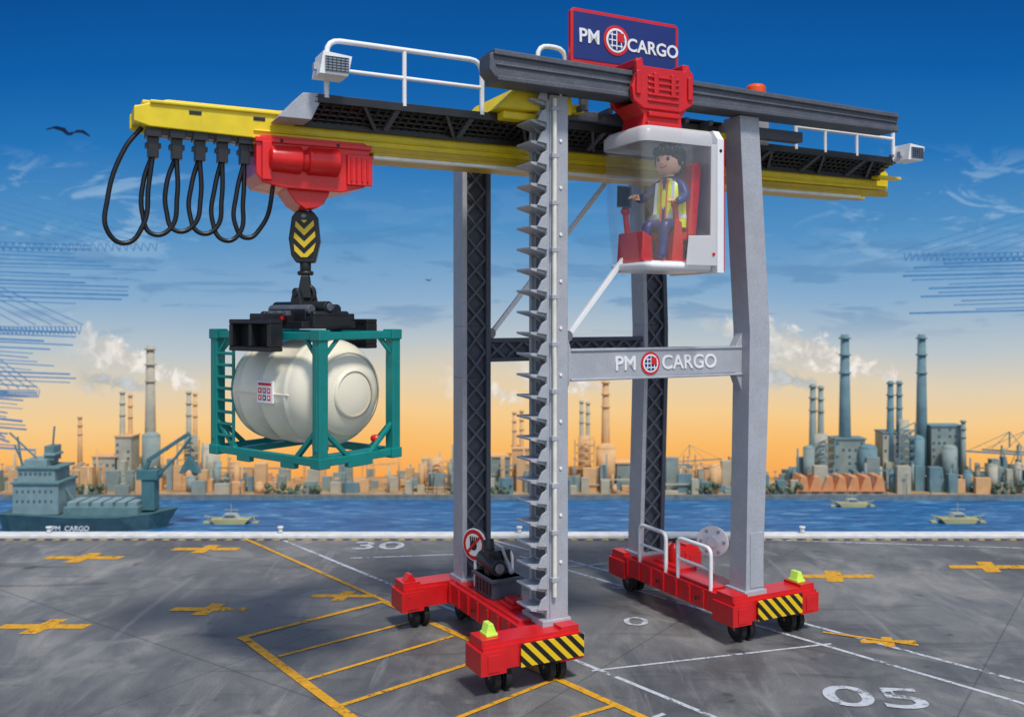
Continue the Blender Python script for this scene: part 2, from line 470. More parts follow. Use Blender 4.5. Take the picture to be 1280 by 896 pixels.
def rail_(u0, u1, posts, tag, mid=True, zt=wz+.95, RV=14.0):
    p = [(u0, RV, wz+.05), (u0, RV, zt), (u1, RV, zt), (u1, RV, wz+.05)]
    rtube('railing'+tag, crane, WHITE, p, .042, .22)
    for j, q in enumerate(posts):
        tube('railing_post%s_%d' % (tag, j), crane, WHITE, [(q, RV, wz+.05), (q, RV, zt)], .036, smooth=False)
    if mid:
        tube('railing_mid'+tag, crane, WHITE, [(u0, RV, wz+.5), (u1, RV, wz+.5)], .034, smooth=False)
rail_(3.98, 6.62, [5.25], '_a')
rail_(7.68, 8.24, [], '_b', mid=False, zt=10.66)
rail_(13.6, 16.38, [14.4, 15.3], '_c')
def lamp(u, v, z, d, tag):
    mb = MB()
    mb.prism(WHITE, [(u-.16*d, z-.14), (u+.28*d, z-.14), (u+.34*d, z+.16), (u-.10*d, z+.2)], 'y', v-.22, v+.22)
    mb.box(LAMPF, u-.08, u+.29, v-.24, v-.221, z-.1, z+.13)
    for k in range(6):
        mb.box(BLACK, u-.07, u+.28, v-.25, v-.241, z-.09+k*.04, z-.078+k*.04)
    for k in range(5):
        mb.box(BLACK, u-.04+.065*k, u-.03+.065*k, v-.249, v-.241, z-.09, z+.12)
    mb.box(GREY, u-.2, u-.1, v-.05, v+.05, z-.05, z+.05)
    mb.done('floodlight'+tag, crane, .02)
lamp(3.90, 13.75, 9.74, 1, '_a')
lamp(16.52, 13.8, 9.44, 1, '_b')
mb = MB(); mb.box(STEEL, 16.3, 16.7, 13.96, 14.04, 9.40, 9.46); mb.box(STEEL, 3.93, 4.02, 13.8, 14.05, 9.7, 9.8)
mb.box(YEL, 16.3, 17.0, 14.3, 14.51, 9.0, 9.06); mb.done('lamp_brackets', crane, .01)
mb = MB()
mb.cyl(GREY, (12.65, 14.1, 10.2), (12.65, 14.1, 10.32), .2); mb.box(GREY, 12.5, 12.8, 13.9, 14.3, 9.35, 10.22)
mb.lathe(ORANGE, (12.65, 14.1, 10.32), (0, 0, 1), [(0, .19), (.18, .19), (.23, .15), (.25, .02)], 22)
mb.done('beacon', crane, .006)

# ---- sign
mb = MB()
SU0, SU1, SZ0, SZ1, SV = 8.22, 10.52, 10.40, 11.34, 13.80
mb.prism(RED, [(SU0, SZ0), (SU1, SZ0), (SU1, SZ1-.06), (SU1-.06, SZ1), (SU0+.06, SZ1), (SU0, SZ1-.06)], 'y', SV, SV+.08)
mb.box(BLUE, SU0+.06, SU1-.06, SV-.012, SV-.001, SZ0+.06, SZ1-.06)
for u in (8.5, 10.2): mb.box(GREYD, u, u+.14, SV+.09, SV+.2, 9.6, 11.1)
logo(mb, 9.15, SV-.013, 10.87, .27)
mb.done('name_board', crane, .012)
text('board_pm', crane, WHITE, 'PM', .34, (8.59, SV-.02, 10.86), off=.006)
text('board_cargo', crane, WHITE, 'CARGO', .32, (9.94, SV-.02, 10.82), off=.006)

# ---- hoist trolley
mb = MB()
mb.prism(REDB, [(3.02, 8.2), (3.12, 8.06), (3.45, 8.0), (4.35, 7.98), (4.75, 8.08), (4.84, 8.2), (4.84, 8.74), (4.74, 8.80), (3.1, 8.80), (3.02, 8.7)], 'y', 14.50, 15.5)
mb.lathe(REDB, (3.2, 14.50, 8.44), (1, 0, 0), [(0, .12), (.03, .2), (.5, .22), (.52, .17), (.60, .17), (.62, .22), (1.1, .22), (1.13, .14)], 26)
mb.box(REDB, 3.0, 4.86, 14.46, 15.54, 8.68, 8.76)
mb.box(REDB, 4.45, 4.87, 14.45, 14.6, 8.1, 8.6)
for k in range(4): mb.box(REDB, 4.5+.09*k, 4.53+.09*k, 14.42, 14.46, 8.15, 8.55)
mb.prism(REDB, [(3.50, 8.02), (4.22, 8.0), (4.12, 7.80), (4.0, 7.72), (3.82, 7.70), (3.66, 7.80)], 'y', 14.62, 15.3)
mb.box(REDB, 3.1, 3.25, 14.44, 14.52, 8.1, 8.7)
mb.cyl(BLACK, (3.4, 14.49, 8.72), (3.4, 14.45, 8.72), .03); mb.cyl(BLACK, (4.3, 14.49, 8.72), (4.3, 14.45, 8.72), .03)
mb.done('hoist_trolley', crane, .03, 3)

# ---- cabin
cab = empty('operator_cabin', (0, 0, 0), YAW)
CU0, CU1, CV0, CV1, CZ0, CZ1 = 8.90, 10.42, 12.60, 13.90, 6.76, 9.14
def rrect(x0, x1, y0, y1, r, k=5):
    pts = []
    for cx, cy, a in ((x1-r, y1-r, 0), (x0+r, y1-r, 90), (x0+r, y0+r, 180), (x1-r, y0+r, 270)):
        for j in range(k+1):
            t = math.radians(a+90*j/k); pts.append((cx+r*math.cos(t), cy+r*math.sin(t)))
    return pts
def loft(mb, m, secs, smooth=True, cap=True):
    k = mb.mi(m); R = []
    for z, pts in secs: R.append([mb.bm.verts.new((p[0], p[1], z)) for p in pts])
    n = len(R[0])
    for q in range(len(R)-1):
        for i in range(n):
            f = mb.bm.faces.new((R[q][i], R[q][(i+1) % n], R[q+1][(i+1) % n], R[q+1][i])); f.material_index = k; f.smooth = smooth
    if cap:
        for r in (R[0][::-1], R[-1]): f = mb.bm.faces.new(r); f.material_index = k
mb = MB()
loft(mb, GLASS, [(CZ0+.12, rrect(CU0+.14, CU1, CV0+.06, CV1-.06, .16)), (CZ0+1.0, rrect(CU0+.05, CU1, CV0+.02, CV1-.02, .16)), (CZ1-.16, rrect(CU0+.01, CU1, CV0+.01, CV1-.01, .16))], cap=False)
mb.done('window_shell', cab)
mb = MB()
loft(mb, MILK, [(CZ1-.24, rrect(CU0-.01, CU1, CV0-.015, CV1+.015, .18)), (CZ1-.06, rrect(CU0-.01, CU1, CV0-.015, CV1+.015, .18)), (CZ1+.03, rrect(CU0+.06, CU1, CV0+.06, CV1-.06, .16)), (CZ1+.06, rrect(CU0+.2, CU1-.1, CV0+.2, CV1-.2, .12))], cap=False)
k = mb.mi(MILK); f = mb.bm.faces.new([mb.bm.verts.new((p[0], p[1], CZ1+.06)) for p in rrect(CU0+.2, CU1-.1, CV0+.2, CV1-.2, .12)]); f.material_index = k
mb.done('cabin_roof', cab)
mb = MB()
loft(mb, WHITE, [(CZ0, rrect(CU0+.2, CU1, CV0+.1, CV1-.1, .14)), (CZ0+.05, rrect(CU0+.13, CU1, CV0+.04, CV1-.04, .16)), (CZ0+.14, rrect(CU0+.12, CU1, CV0+.04, CV1-.04, .16))])
mb.box(WHITE, CU0+.25, CU1-.02, CV0+.12, CV1-.12, CZ0+.141, CZ0+.17)
mb.done('cabin_floor', cab)
mb = MB()
mb.prism(WHITE, [(CV0-.03, CZ0-.02), (CV1+.03, CZ0-.02), (CV1+.03, CZ1-.1), (CV1-.1, CZ1+.06), (CV0+.1, CZ1+.06), (CV0-.03, CZ1-.1)], 'x', CU1, CU1+.14)
mb.box(RED, CU1+.141, CU1+.17, CV0-.02, CV1+.02, CZ0+.02, CZ1-.1)
mb.cyl(BLACK, (CU1+.07, CV0-.025, CZ1-.3), (CU1+.07, CV0-.04, CZ1-.3), .03)
mb.done('cabin_back_panel', cab, .03, 3)
mb = MB()
mb.prism(MILK, [(CU1-.66, CZ0+.10), (CU1-.002, CZ0+.10), (CU1-.002, CZ1-.2), (CU1-.12, CZ1-.2), (CU1-.14, CZ0+.62), (CU1-.60, CZ0+.60)], 'y', CV0-.02, CV0+.0)
mb.cyl(RED, (CU1-.08, CV0-.021, CZ0+.3), (CU1-.08, CV0-.04, CZ0+.3), .03)
mb.done('door_panel', cab, .008)
# seat + consoles
mb = MB()
mb.box(RED, 9.62, 10.15, 12.95, 13.6, 7.32, 7.46)
mb.prism(RED, [(10.05, 7.4), (10.22, 7.4), (10.34, 8.55), (10.26, 8.68), (10.16, 8.62)], 'y', 12.9, 13.65)
mb.box(RED, 10.1, 10.36, 13.0, 13.55, 8.0, 8.3)
mb.box(RED, 9.75, 10.1, 13.1, 13.45, CZ0+.17, 7.33)
mb.prism(RED, [(9.58, CZ0+.17), (9.84, CZ0+.17), (9.80, 7.60), (9.66, 7.66)], 'y', 12.74, 12.88)
mb.prism(RED, [(9.10, CZ0+.17), (9.36, CZ0+.17), (9.32, 7.35), (9.14, 7.45)], 'y', 12.95, 13.7)
mb.box(RED, 9.1, 10.2, 12.9, 13.7, CZ0+.165, CZ0+.22)
mb.cyl(RED, (9.73, 12.81, 7.6), (9.70, 12.81, 7.85), .05); mb.ball(RED, (9.70, 12.81, 7.9), .07)
mb.cyl(RED, (9.2, 13.5, 7.4), (9.15, 13.5, 7.8), .05); mb.ball(RED, (9.15, 13.5, 7.82), .08)
mb.cyl(BLACK, (9.9, 12.68, 7.05), (9.9, 12.72, 7.05), .08)
mb.done('seat_and_consoles', cab, .03, 3)
# mount
mb = MB()
for v in (12.90, 13.53):
    mb.prism(RED, [(8.92, 9.62), (9.12, 9.50), (9.9, 9.50), (10.16, 9.66), (10.16, 10.2), (10.02, 10.30), (9.98, 10.22), (9.12, 10.22), (9.08, 10.36), (8.96, 10.30), (8.98, 10.1), (8.88, 9.85)], 'y', v, v+.10)
mb.prism(RED, [(9.10, 9.14), (9.98, 9.14), (9.94, 9.4), (10.08, 9.60), (8.98, 9.60), (9.16, 9.4)], 'y', 12.95, 13.58)
for u in (8.98, 9.95): mb.box(RED, u, u+.14, 12.92, 13.6, 10.20, 10.34)
for k in range(5):
    mb.box(RED, 9.2, 9.85, 12.87, 12.905, 9.62+.1*k, 9.67+.1*k)
mb.box(RED, 9.2, 9.9, 12.90, 12.96, 9.22, 9.30); mb.box(RED, 9.22, 9.88, 12.88, 12.96, 9.38, 9.46)
for k in range(4): mb.box(RED, 8.95+.36*k, 9.05+.36*k, 12.86, 12.90, 9.72, 10.12)
mb.done('cabin_mount', cab, .018)

# ---- operator figure
def skin(name, parent, m, verts, edges, rad, root=0, sub=2):
    me = bpy.data.meshes.new(name); me.from_pydata(verts, edges, []); me.materials.append(m)
    o = bpy.data.objects.new(name, me); scene.collection.objects.link(o); o.parent = parent
    sk = o.modifiers.new('skin', 'SKIN'); sk.use_smooth_shade = True
    for i, r in enumerate(rad):
        rr = r if isinstance(r, tuple) else (r, r)
        me.skin_vertices[0].data[i].radius = rr
        me.skin_vertices[0].data[i].use_root = (i == root)
    s = o.modifiers.new('sub', 'SUBSURF'); s.levels = sub; s.render_levels = sub
    return o
ca, sa = math.cos(YAW), math.sin(YAW)
def W(u, v, z): return (u*ca-v*sa, u*sa+v*ca, z)
op = empty('crane_operator', W(9.82, 13.12, 7.50), math.radians(-130))
op.scale = (1.06, 1.06, 1.06)
skin('body', op, NAVY, [(0, 0, .06), (0, 0, .3), (0, 0, .6), (0, 0, .78), (0, 0, .88),
     (0, .22, .72), (.10, .36, .50), (.34, .32, .40), (0, -.22, .72), (.14, -.42, .52), (.38, -.40, .50),
     (.12, .14, .04), (.45, .16, .06), (.48, .16, -.3), (.56, .16, -.52), (.12, -.14, .04), (.45, -.16, .06), (.48, -.16, -.3), (.56, -.16, -.52)],
     [(0, 1), (1, 2), (2, 3), (3, 4), (3, 5), (5, 6), (6, 7), (3, 8), (8, 9), (9, 10), (0, 11), (11, 12), (12, 13), (13, 14), (0, 15), (15, 16), (16, 17), (17, 18)],
     [.17, .17, .18, .12, .07, .10, .085, .065, .10, .085, .065, .12, .10, .085, .09, .12, .10, .085, .09])
mb = MB()
def ell(cx, a, b, n=20): return [(cx+a*math.copysign(abs(math.cos(t))**.8, math.cos(t)), b*math.copysign(abs(math.sin(t))**.8, math.sin(t))) for t in [2*math.pi*i/n for i in range(n)]]
loft(mb, VEST, [(.02, ell(.0, .20, .27)), (.15, ell(0, .205, .275)), (.17, ell(0, .205, .275)), ], cap=False)
loft(mb, WHITE, [(.17, ell(.0, .208, .278)), (.24, ell(0, .207, .273))], cap=False)
loft(mb, VEST, [(.24, ell(.0, .205, .272)), (.5, ell(0, .195, .26)), (.72, ell(0, .17, .235)), (.82, ell(0, .11, .15)), (.85, ell(0, .09, .1))], cap=False)
for s in (-1, 1): mb.beam(ORG, (.212, s*.04, .04), (.155, s*.06, .80), .028, .03, (1, 0, 0))
for s in (-1, 1): mb.beam(WHITE, (.19, s*.17, .24), (.135, s*.15, .76), .045, .03, (1, 0, 0))
mb.beam(NAVY, (.207, 0, .04), (.15, 0, .82), .055, .03, (1, 0, 0))
mb.done('safety_vest', op)
mb = MB()
mb.cyl(SKIN, (0, 0, .82), (0, 0, .95), .085)
mb.lathe(SKIN, (.01, 0, .90), (0, 0, 1), [(0, .08), (.03, .16), (.09, .205), (.18, .22), (.28, .22), (.36, .19), (.42, .12), (.45, .02)], 26)
mb.ball(SKIN, (.225, 0, 1.07), .028, (1, .8, 1))
for s in (-1, 1):
    mb.ball(BLACK, (.207, s*.085, 1.13), .03, (.6, 1, 1.2))
    mb.beam(HAIR, (.212, s*.055, 1.185), (.194, s*.12, 1.185), .018, .018)
    mb.ball(SKIN, (.0, s*.225, 1.09), .04, (.8, .5, 1.2))
mb.done('head', op)
tube('mouth', op, RED, [(.208, -.065, 1.02), (.218, 0, .995), (.208, .065, 1.02)], .010)
mb = MB()
mb.ball(HAIR, (-.03, 0, 1.20), .255, (1, 1.02, .9))
mb.ball(HAIR, (-.08, 0, 1.08), .225, (.9, 1.08, 1))
for k in range(9):
    a = math.radians(-80+20*k)
    mb.ball(HAIR, (.17*math.cos(a)+.02, .21*math.sin(a), 1.255+.02*(k % 2)), .085, (.9, .7, 1.05), 10, 8)
for s in (-1, 1): mb.ball(HAIR, (.03, s*.215, 1.14), .075, (1, .5, 1.6), 10, 8)
for k in range(8):
    a = k*.785; mb.ball(HAIR, (-.03+.13*math.cos(a), .13*math.sin(a), 1.36), .08, (1.1, .7, .7), 8, 6)
mb.done('hair', op)
def hand(c, tag, s):
    c = Vector(c); V = [c, c+Vector((.07, 0, .0))]; E = [(0, 1)]; R = [.05, .05]
    for j in range(4):
        b = c+Vector((.08, (-.04+.027*j), .01)); L = (.05, .06, .062, .045)[j]
        V += [b, b+Vector((L, 0, .02)), b+Vector((L+.02, 0, -.03))]; n = len(V)
        E += [(1, n-3), (n-3, n-2), (n-2, n-1)]; R += [.016, .015, .012]
    V += [c+Vector((.03, -s*.05, .02)), c+Vector((.09, -s*.065, .05))]; n = len(V); E += [(0, n-2), (n-2, n-1)]; R += [.02, .015]
    skin('hand_'+tag, op, SKIN, V, E, R, 0, 1)
hand((.37, .31, .40), 'l', 1); hand((.41, -.40, .50), 'r', -1)
mb = MB()
mb.beam(GREYD, (.50, -.56, .36), (.58, -.50, .70), .26, .035, (1, .1, 0)); mb.beam(BLACK, (.522, -.557, .385), (.594, -.50, .68), .22, .03, (1, .1, 0))
mb.done('tablet', op, .006)

# ---- sill accessories
wb = empty('winch_box', (0, 0, 0), YAW)
mb = MB()
mb.box(LATT, 7.30, 7.90, 15.0, 15.75, ZB+.051, ZB+.42)
mb.box(LATT, 7.25, 7.92, 14.95, 15.8, ZB+.36, ZB+.42)
for k in range(5): mb.box(BLACK, 7.28, 7.30, 15.05+.14*k, 15.12+.14*k, ZB+.1, ZB+.33)
mb.cyl(BLACK, (7.45, 15.02, ZB+.60), (7.45, 15.7, ZB+.66), .15)
mb.cyl(STEEL, (7.45, 14.98, ZB+.60), (7.45, 15.02, ZB+.60), .09)
mb.cyl(BLACK, (7.5, 15.5, ZB+.7), (7.5, 15.6, ZB+1.0), .11)
mb.box(BLACK, 7.35, 7.8, 15.25, 15.45, ZB+.42, ZB+.86)
mb.cyl(GREY, (7.7, 15.0, ZB+.5), (7.7, 15.4, ZB+.78), .045)
mb.cyl(GREY, (7.75, 15.2, ZB+.5), (7.6, 15.2, ZB+.92), .03)
mb.box(RED, 7.35, 7.9, 14.35, 14.8, ZB+.05, ZB+.12); mb.box(RED, 7.4, 7.6, 14.4, 14.7, ZB+.12, ZB+.2)
mb.done('winch_body', wb, .015)
sg = empty('prohibition_sign', (0, 0, 0), YAW)
mb = MB()
c = Vector((7.42, 15.98, ZB+.83))
mb.cyl(WHITE, c+Vector((0, 0, -.80)), c, .03)
d = Vector((-.93, -.36, 0)).normalized()
mb.cyl(WHITE, c, c+d*.03, .31, n=32); mb.cyl(RED, c+d*.02, c+d*.04, .285, n=32); mb.cyl(WHITE, c+d*.03, c+d*.05, .21, n=32)
mb.cyl(BLACK, c+d*.045+Vector((0, 0, -.01)), c+d*.058+Vector((0, 0, -.01)), .09, n=20)
a = d.cross(Vector((0, 0, 1)))
for k in range(4): mb.beam(BLACK, c+d*.05+a*(-.06+.04*k), c+d*.05+a*(-.08+.053*k)+Vector((0, 0, .16)), .028, .02, d)
mb.beam(RED, c+d*.062-a*.17+Vector((0, 0, .17)), c+d*.062+a*.17-Vector((0, 0, .17)), .05, .015, d)
mb.done('sign_plate', sg, .004)
hr = empty('sill_handrails', (0, 0, 0), YAW)
rtube('rail_1', hr, WHITE, [(7.9, 15.4, ZB), (7.9, 15.4, ZB+.75), (7.9, 16.2, ZB+.75), (7.9, 16.2, ZB)], .035, .12)
for (v0, v1, t) in ((15.25, 16.15, '2'), (13.85, 14.85, '3')):
    rtube('rail_'+t, hr, WHITE, [(11.32, v0, ZB+.0), (11.32, v0, ZB+.78), (11.32, v1, ZB+.78), (11.32, v1, ZB)], .04, .14)
    tube('rail_mid_'+t, hr, WHITE, [(11.32, v0, ZB+.38), (11.32, v1, ZB+.38)], .03, smooth=False)
rl = empty('hose_reel', (0, 0, 0), YAW)
mb = MB()
c = Vector((12.0, 14.62, ZB+.68)); d = Vector((-.75, -.66, 0)).normalized(); a = d.cross(Vector((0, 0, 1)))
mb.lathe(WHITE, c, d, [(0, .30), (.03, .32), (.05, .30), (.05, .2), (.07, .12), (.10, .1)], 28)
for k in range(6):
    t = k*math.pi/3; mb.cyl(GREY, c+d*.045+(a*math.cos(t)+Vector((0, 0, 1))*math.sin(t))*.23, c+d*.065+(a*math.cos(t)+Vector((0, 0, 1))*math.sin(t))*.23, .035)
mb.cyl(WHITE, c+Vector((0, 0, -.66)), c, .035)
mb.done('reel_disc', rl, .004)
fx = empty('fire_extinguisher', (0, 0, 0), YAW)
mb = MB()
mb.lathe(REDB, (11.75, 15.55, ZB+.03), (0, 0, 1), [(0, .11), (.02, .12), (.36, .12), (.42, .06), (.45, .04)], 18)
mb.cyl(BLACK, (11.75, 15.55, ZB+.47), (11.75, 15.55, ZB+.54), .035); mb.box(BLACK, 11.62, 11.85, 15.52, 15.58, ZB+.53, ZB+.57)
mb.box(RED, 11.5, 11.9, 15.0, 15.9, ZB+.04, ZB+.1)
mb.done('bottle', fx, .006)

# ================================================================ LOAD
CX, CY = -3.38, 15.1
ld = empty('crane_hook', (CX, CY, 0), math.radians(6))
mb = MB()
mb.prism(BLACK, [(-.20, 6.98), (-.24, 7.25), (-.19, 7.60), (-.12, 7.70), (.14, 7.70), (.22, 7.60), (.26, 7.2), (.18, 6.86), (-.12, 6.86)], 'y', -.10, .10)
mb.cyl(STEEL, (.0, -.12, 7.62), (0, .12, 7.62), .05)
mb.cyl(STEEL, (-.09, 0, 7.66), (-.09, 0, 8.0), .022); mb.cyl(STEEL, (.1, 0, 7.66), (.1, 0, 8.0), .022)
mb.cyl(BLACK, (0.02, 0, 6.72), (0.02, 0, 6.9), .09); mb.cyl(BLACK, (.02, 0, 6.66), (.02, 0, 6.73), .13)
mb.prism(BLACK, [(-.11, 6.28), (.13, 6.28), (.08, 6.66), (-.04, 6.66)], 'y', .08, .13)
mb.prism(BLACK, [(-.11, 6.28), (.13, 6.28), (.08, 6.66), (-.04, 6.66)], 'y', -.13, -.08)
mb.done('pulley_block', ld, .025)
mb = MB(); mb.prism(CHEV, [(-.15, 7.03-7.3), (-.17, 7.22-7.3), (-.13, 7.55-7.3), (.15, 7.55-7.3), (.19, 7.2-7.3), (.12, 6.95-7.3), (-.08, 6.95-7.3)], 'y', -.115, -.101)
mb.done('chevron_plate', ld, 0, loc=(0.01, 0, 7.3))
tube('hook', ld, BLACK, [(.02, 0, 6.68), (.03, 0, 6.52), (.14, 0, 6.42), (.12, 0, 6.27), (-.02, 0, 6.22), (-.13, 0, 6.32)], .045)

TY = math.radians(52)
sp = empty('load_spreader', (CX, CY, 0), TY)
mb = MB()
mb.box(BLACK, -.95, .95, -.16, .16, 5.86, 6.04)
mb.box(BLACK, -.55, .55, -.62, .62, 5.80, 5.92)
mb.box(BLACK, -.34, .34, -.44, .44, 5.92, 6.12)
mb.cyl(BLACK, (-.05, -.66, 6.14), (-.05, .66, 6.14), .095); mb.cyl(GREYD, (-.26, -.5, 6.10), (-.26, .5, 6.10), .08)
mb.cyl(GREYD, (-.05, -.70, 6.14), (-.05, -.66, 6.14), .065)
mb.cyl(BLACK, (.22, -.55, 6.1), (.22, .55, 6.1), .09)
mb.box(REDB, -.6, -.54, -.2, .1, 5.94, 6.0)
for s in (-1, 1):
    mb.prism(BLACK, [(-.18, 6.08), (.18, 6.08), (.06, 6.44), (-.06, 6.44)], 'x', s*.14-.045, s*.14+.045)
    x0, x1 = sorted((s*.86, s*1.10))
    mb.box(BLACK, x0, x1, -.55, .48, 5.88, 5.95); mb.box(BLACK, x0, x1, -.55, .48, 5.46, 5.53)
    mb.box(BLACK, x0, x1, -.55, -.47, 5.53, 5.88); mb.box(BLACK, x0, x1, .40, .48, 5.53, 5.88)
    mb.box(BLACK, min(s*.87, s*.92), max(s*.87, s*.92), -.5, .45, 5.5, 5.9)
    mb.box(BLACK, x0, x1, -.08, -.02, 5.53, 5.88)
    mb.box(BLACK, -.4, .4, s*.62-.09, s*.62+.09, 5.83, 6.0)
    mb.cyl(BLACK, (-.36, s*.62, 6.02), (.36, s*.62, 6.02), .06)
    for k in range(3): mb.box(GREYD, min(s*.5, s*.6), max(s*.5, s*.6), -.3+.2*k, -.2+.2*k, 6.0, 6.08)
mb.cyl(BLACK, (-.2, 0, 6.38), (.2, 0, 6.38), .075); mb.cyl(BLACK, (0, 0, 6.05), (0, 0, 6.35), .12, .06)
mb.done('spreader_frame', sp, .015)

tc = empty('tank_container', (CX, CY, 0), TY)
X, Yh, Z0, Z1 = .835, 1.36, 3.74, 5.79
mb = MB(); p = .17
for sx in (-1, 1):
    for sy in (-1, 1):
        x0, x1 = sorted((sx*X, sx*(X-p))); y0, y1 = sorted((sy*Yh, sy*(Yh-p)))
        mb.box(TEAL, x0, x1, y0, y1, Z0+.1, Z1-.1)
        mb.box(TEAL, min(sx*(X+.012), sx*(X-.03)), max(sx*(X+.012), sx*(X-.03)), min(sy*(Yh-.05), sy*(Yh-.12)), max(sy*(Yh-.05), sy*(Yh-.12)), Z0+.25, Z1-.25)
        for z in (Z0, Z1-.16): mb.box(TEAL, min(sx*(X+.02), sx*(X-.2)), max(sx*(X+.02), sx*(X-.2)), min(sy*(Yh+.02), sy*(Yh-.2)), max(sy*(Yh+.02), sy*(Yh-.2)), z, z+.16)
    x0, x1 = sorted((sx*(X-.01), sx*(X-.12)))
    for z in (Z0+.03, Z1-.15): mb.box(TEAL, x0, x1, -Yh+.15, Yh-.15, z, z+.12)
    for sy in (-1, 1):
        mb.beam(TEAL, (sx*(X-.065), sy*(Yh-.14), Z0+.55), (sx*(X-.065), sy*(Yh-.60), Z0+.12), .08, .08)
        mb.beam(TEAL, (sx*(X-.065), sy*(Yh-.14), Z1-.40), (sx*(X-.065), sy*(Yh-.40), Z1-.12), .06, .06)
    for yy in (-.75, .35): mb.box(TEAL, x0, x1, yy, yy+.32, Z0-.05, Z0+.05)
for sy in (-1, 1):
    y0, y1 = sorted((sy*(Yh-.01), sy*(Yh-.12)))
    for z in (Z0+.03, Z1-.15): mb.box(TEAL, -X+.15, X-.15, y0, y1, z, z+.12)
    for sx in (-1, 1):
        mb.beam(TEAL, (sx*(X-.14), sy*(Yh-.065), Z0+.55), (sx*(X-.62), sy*(Yh-.065), Z0+.12), .07, .07)
        mb.beam(TEAL, (sx*(X-.14), sy*(Yh-.065), Z1-.40), (sx*(X-.42), sy*(Yh-.065), Z1-.12), .05, .06)
    mb.box(TEAL, -.25, .25, y0, y1, Z0-.04, Z0+.05)
    mb.box(TEAL, -.7, .7, sy*.9-.1, sy*.9+.1, Z0+.03, Z0+.12)
for k in range(8):
    mb.box(TEAL, -X+.01, -X+.06, Yh-.56, Yh-.15, Z0+.30+.19*k, Z0+.35+.19*k)
mb.box(TEAL, -X+.012, -X+.062, Yh-.60, Yh-.56, Z0+.1, Z1-.1)
mb.done('frame', tc, .015)
mb = MB()
prof = []
Lh, R = 1.22, .86; cap = .56
for i in range(13):
    t = i/12*math.pi/2; prof.append((-Lh+cap*(1-math.cos(t)), .04+(R-.06)*math.sin(t)))
def bump_(c, w=.045, h=.012): return [(c-w, R-.02), (c-w*.5, R-.02+h), (c+w*.5, R-.02+h), (c+w, R-.02)]
for c in (-.55, 0, .55): prof += bump_(c)
for i in range(13):
    t = (12-i)/12*math.pi/2; prof.append((Lh-cap*(1-math.cos(t)), .04+(R-.06)*math.sin(t)))
mb.lathe(CREAM, (0, 0, 4.80), (0, 1, 0), prof, 56)
for s in (-1, 1):
    for r in (.38, .66):
        yy = s*(Lh-cap+cap*math.sqrt(max(0, 1-(r/R)**2)))
        mb.lathe(CREAM, (0, yy-.02, 4.80), (0, 1, 0), [(-.02, r-.03), (0, r+.012), (.04, r+.012), (.06, r-.03)], 40, cap=False)
mb.done('tank', tc)
mb = MB()
for s in (-1, 1): mb.box(CREAM, min(s*(R-.06), s*(R-.003)), max(s*(R-.06), s*(R-.003)), -.66, .66, 4.788, 4.812)
mb.lathe(REDB, (.45, -1.12, 4.06), (0, -1, 0), [(0, .05), (.06, .065), (.11, .065), (.15, .03)], 18)
mb.cyl(CREAM, (0, 0, 5.5), (0, 0, 5.74), .2)
mb.done('tank_fittings', tc, .008)
mb = MB()
mb.box(WHITE, -R-.02, -R+.02, -.32, .06, 4.66, 5.0)
q0 = -R-.024
mb.box(RED, q0, q0+.005, -.29, .03, 4.93, 4.97)
for k in range(3):
    y = -.275+.11*k
    for (za, zb) in ((4.81, 4.89), (4.70, 4.78)):
        mb.box(BLUE if (k == 1 and za < 4.75) else REDB, q0, q0+.005, y, y+.08, za, zb)
        mb.box(WHITE, q0-.003, q0, y+.022, y+.058, za+.02, zb-.02)
mb.done('warning_label', tc, .003)

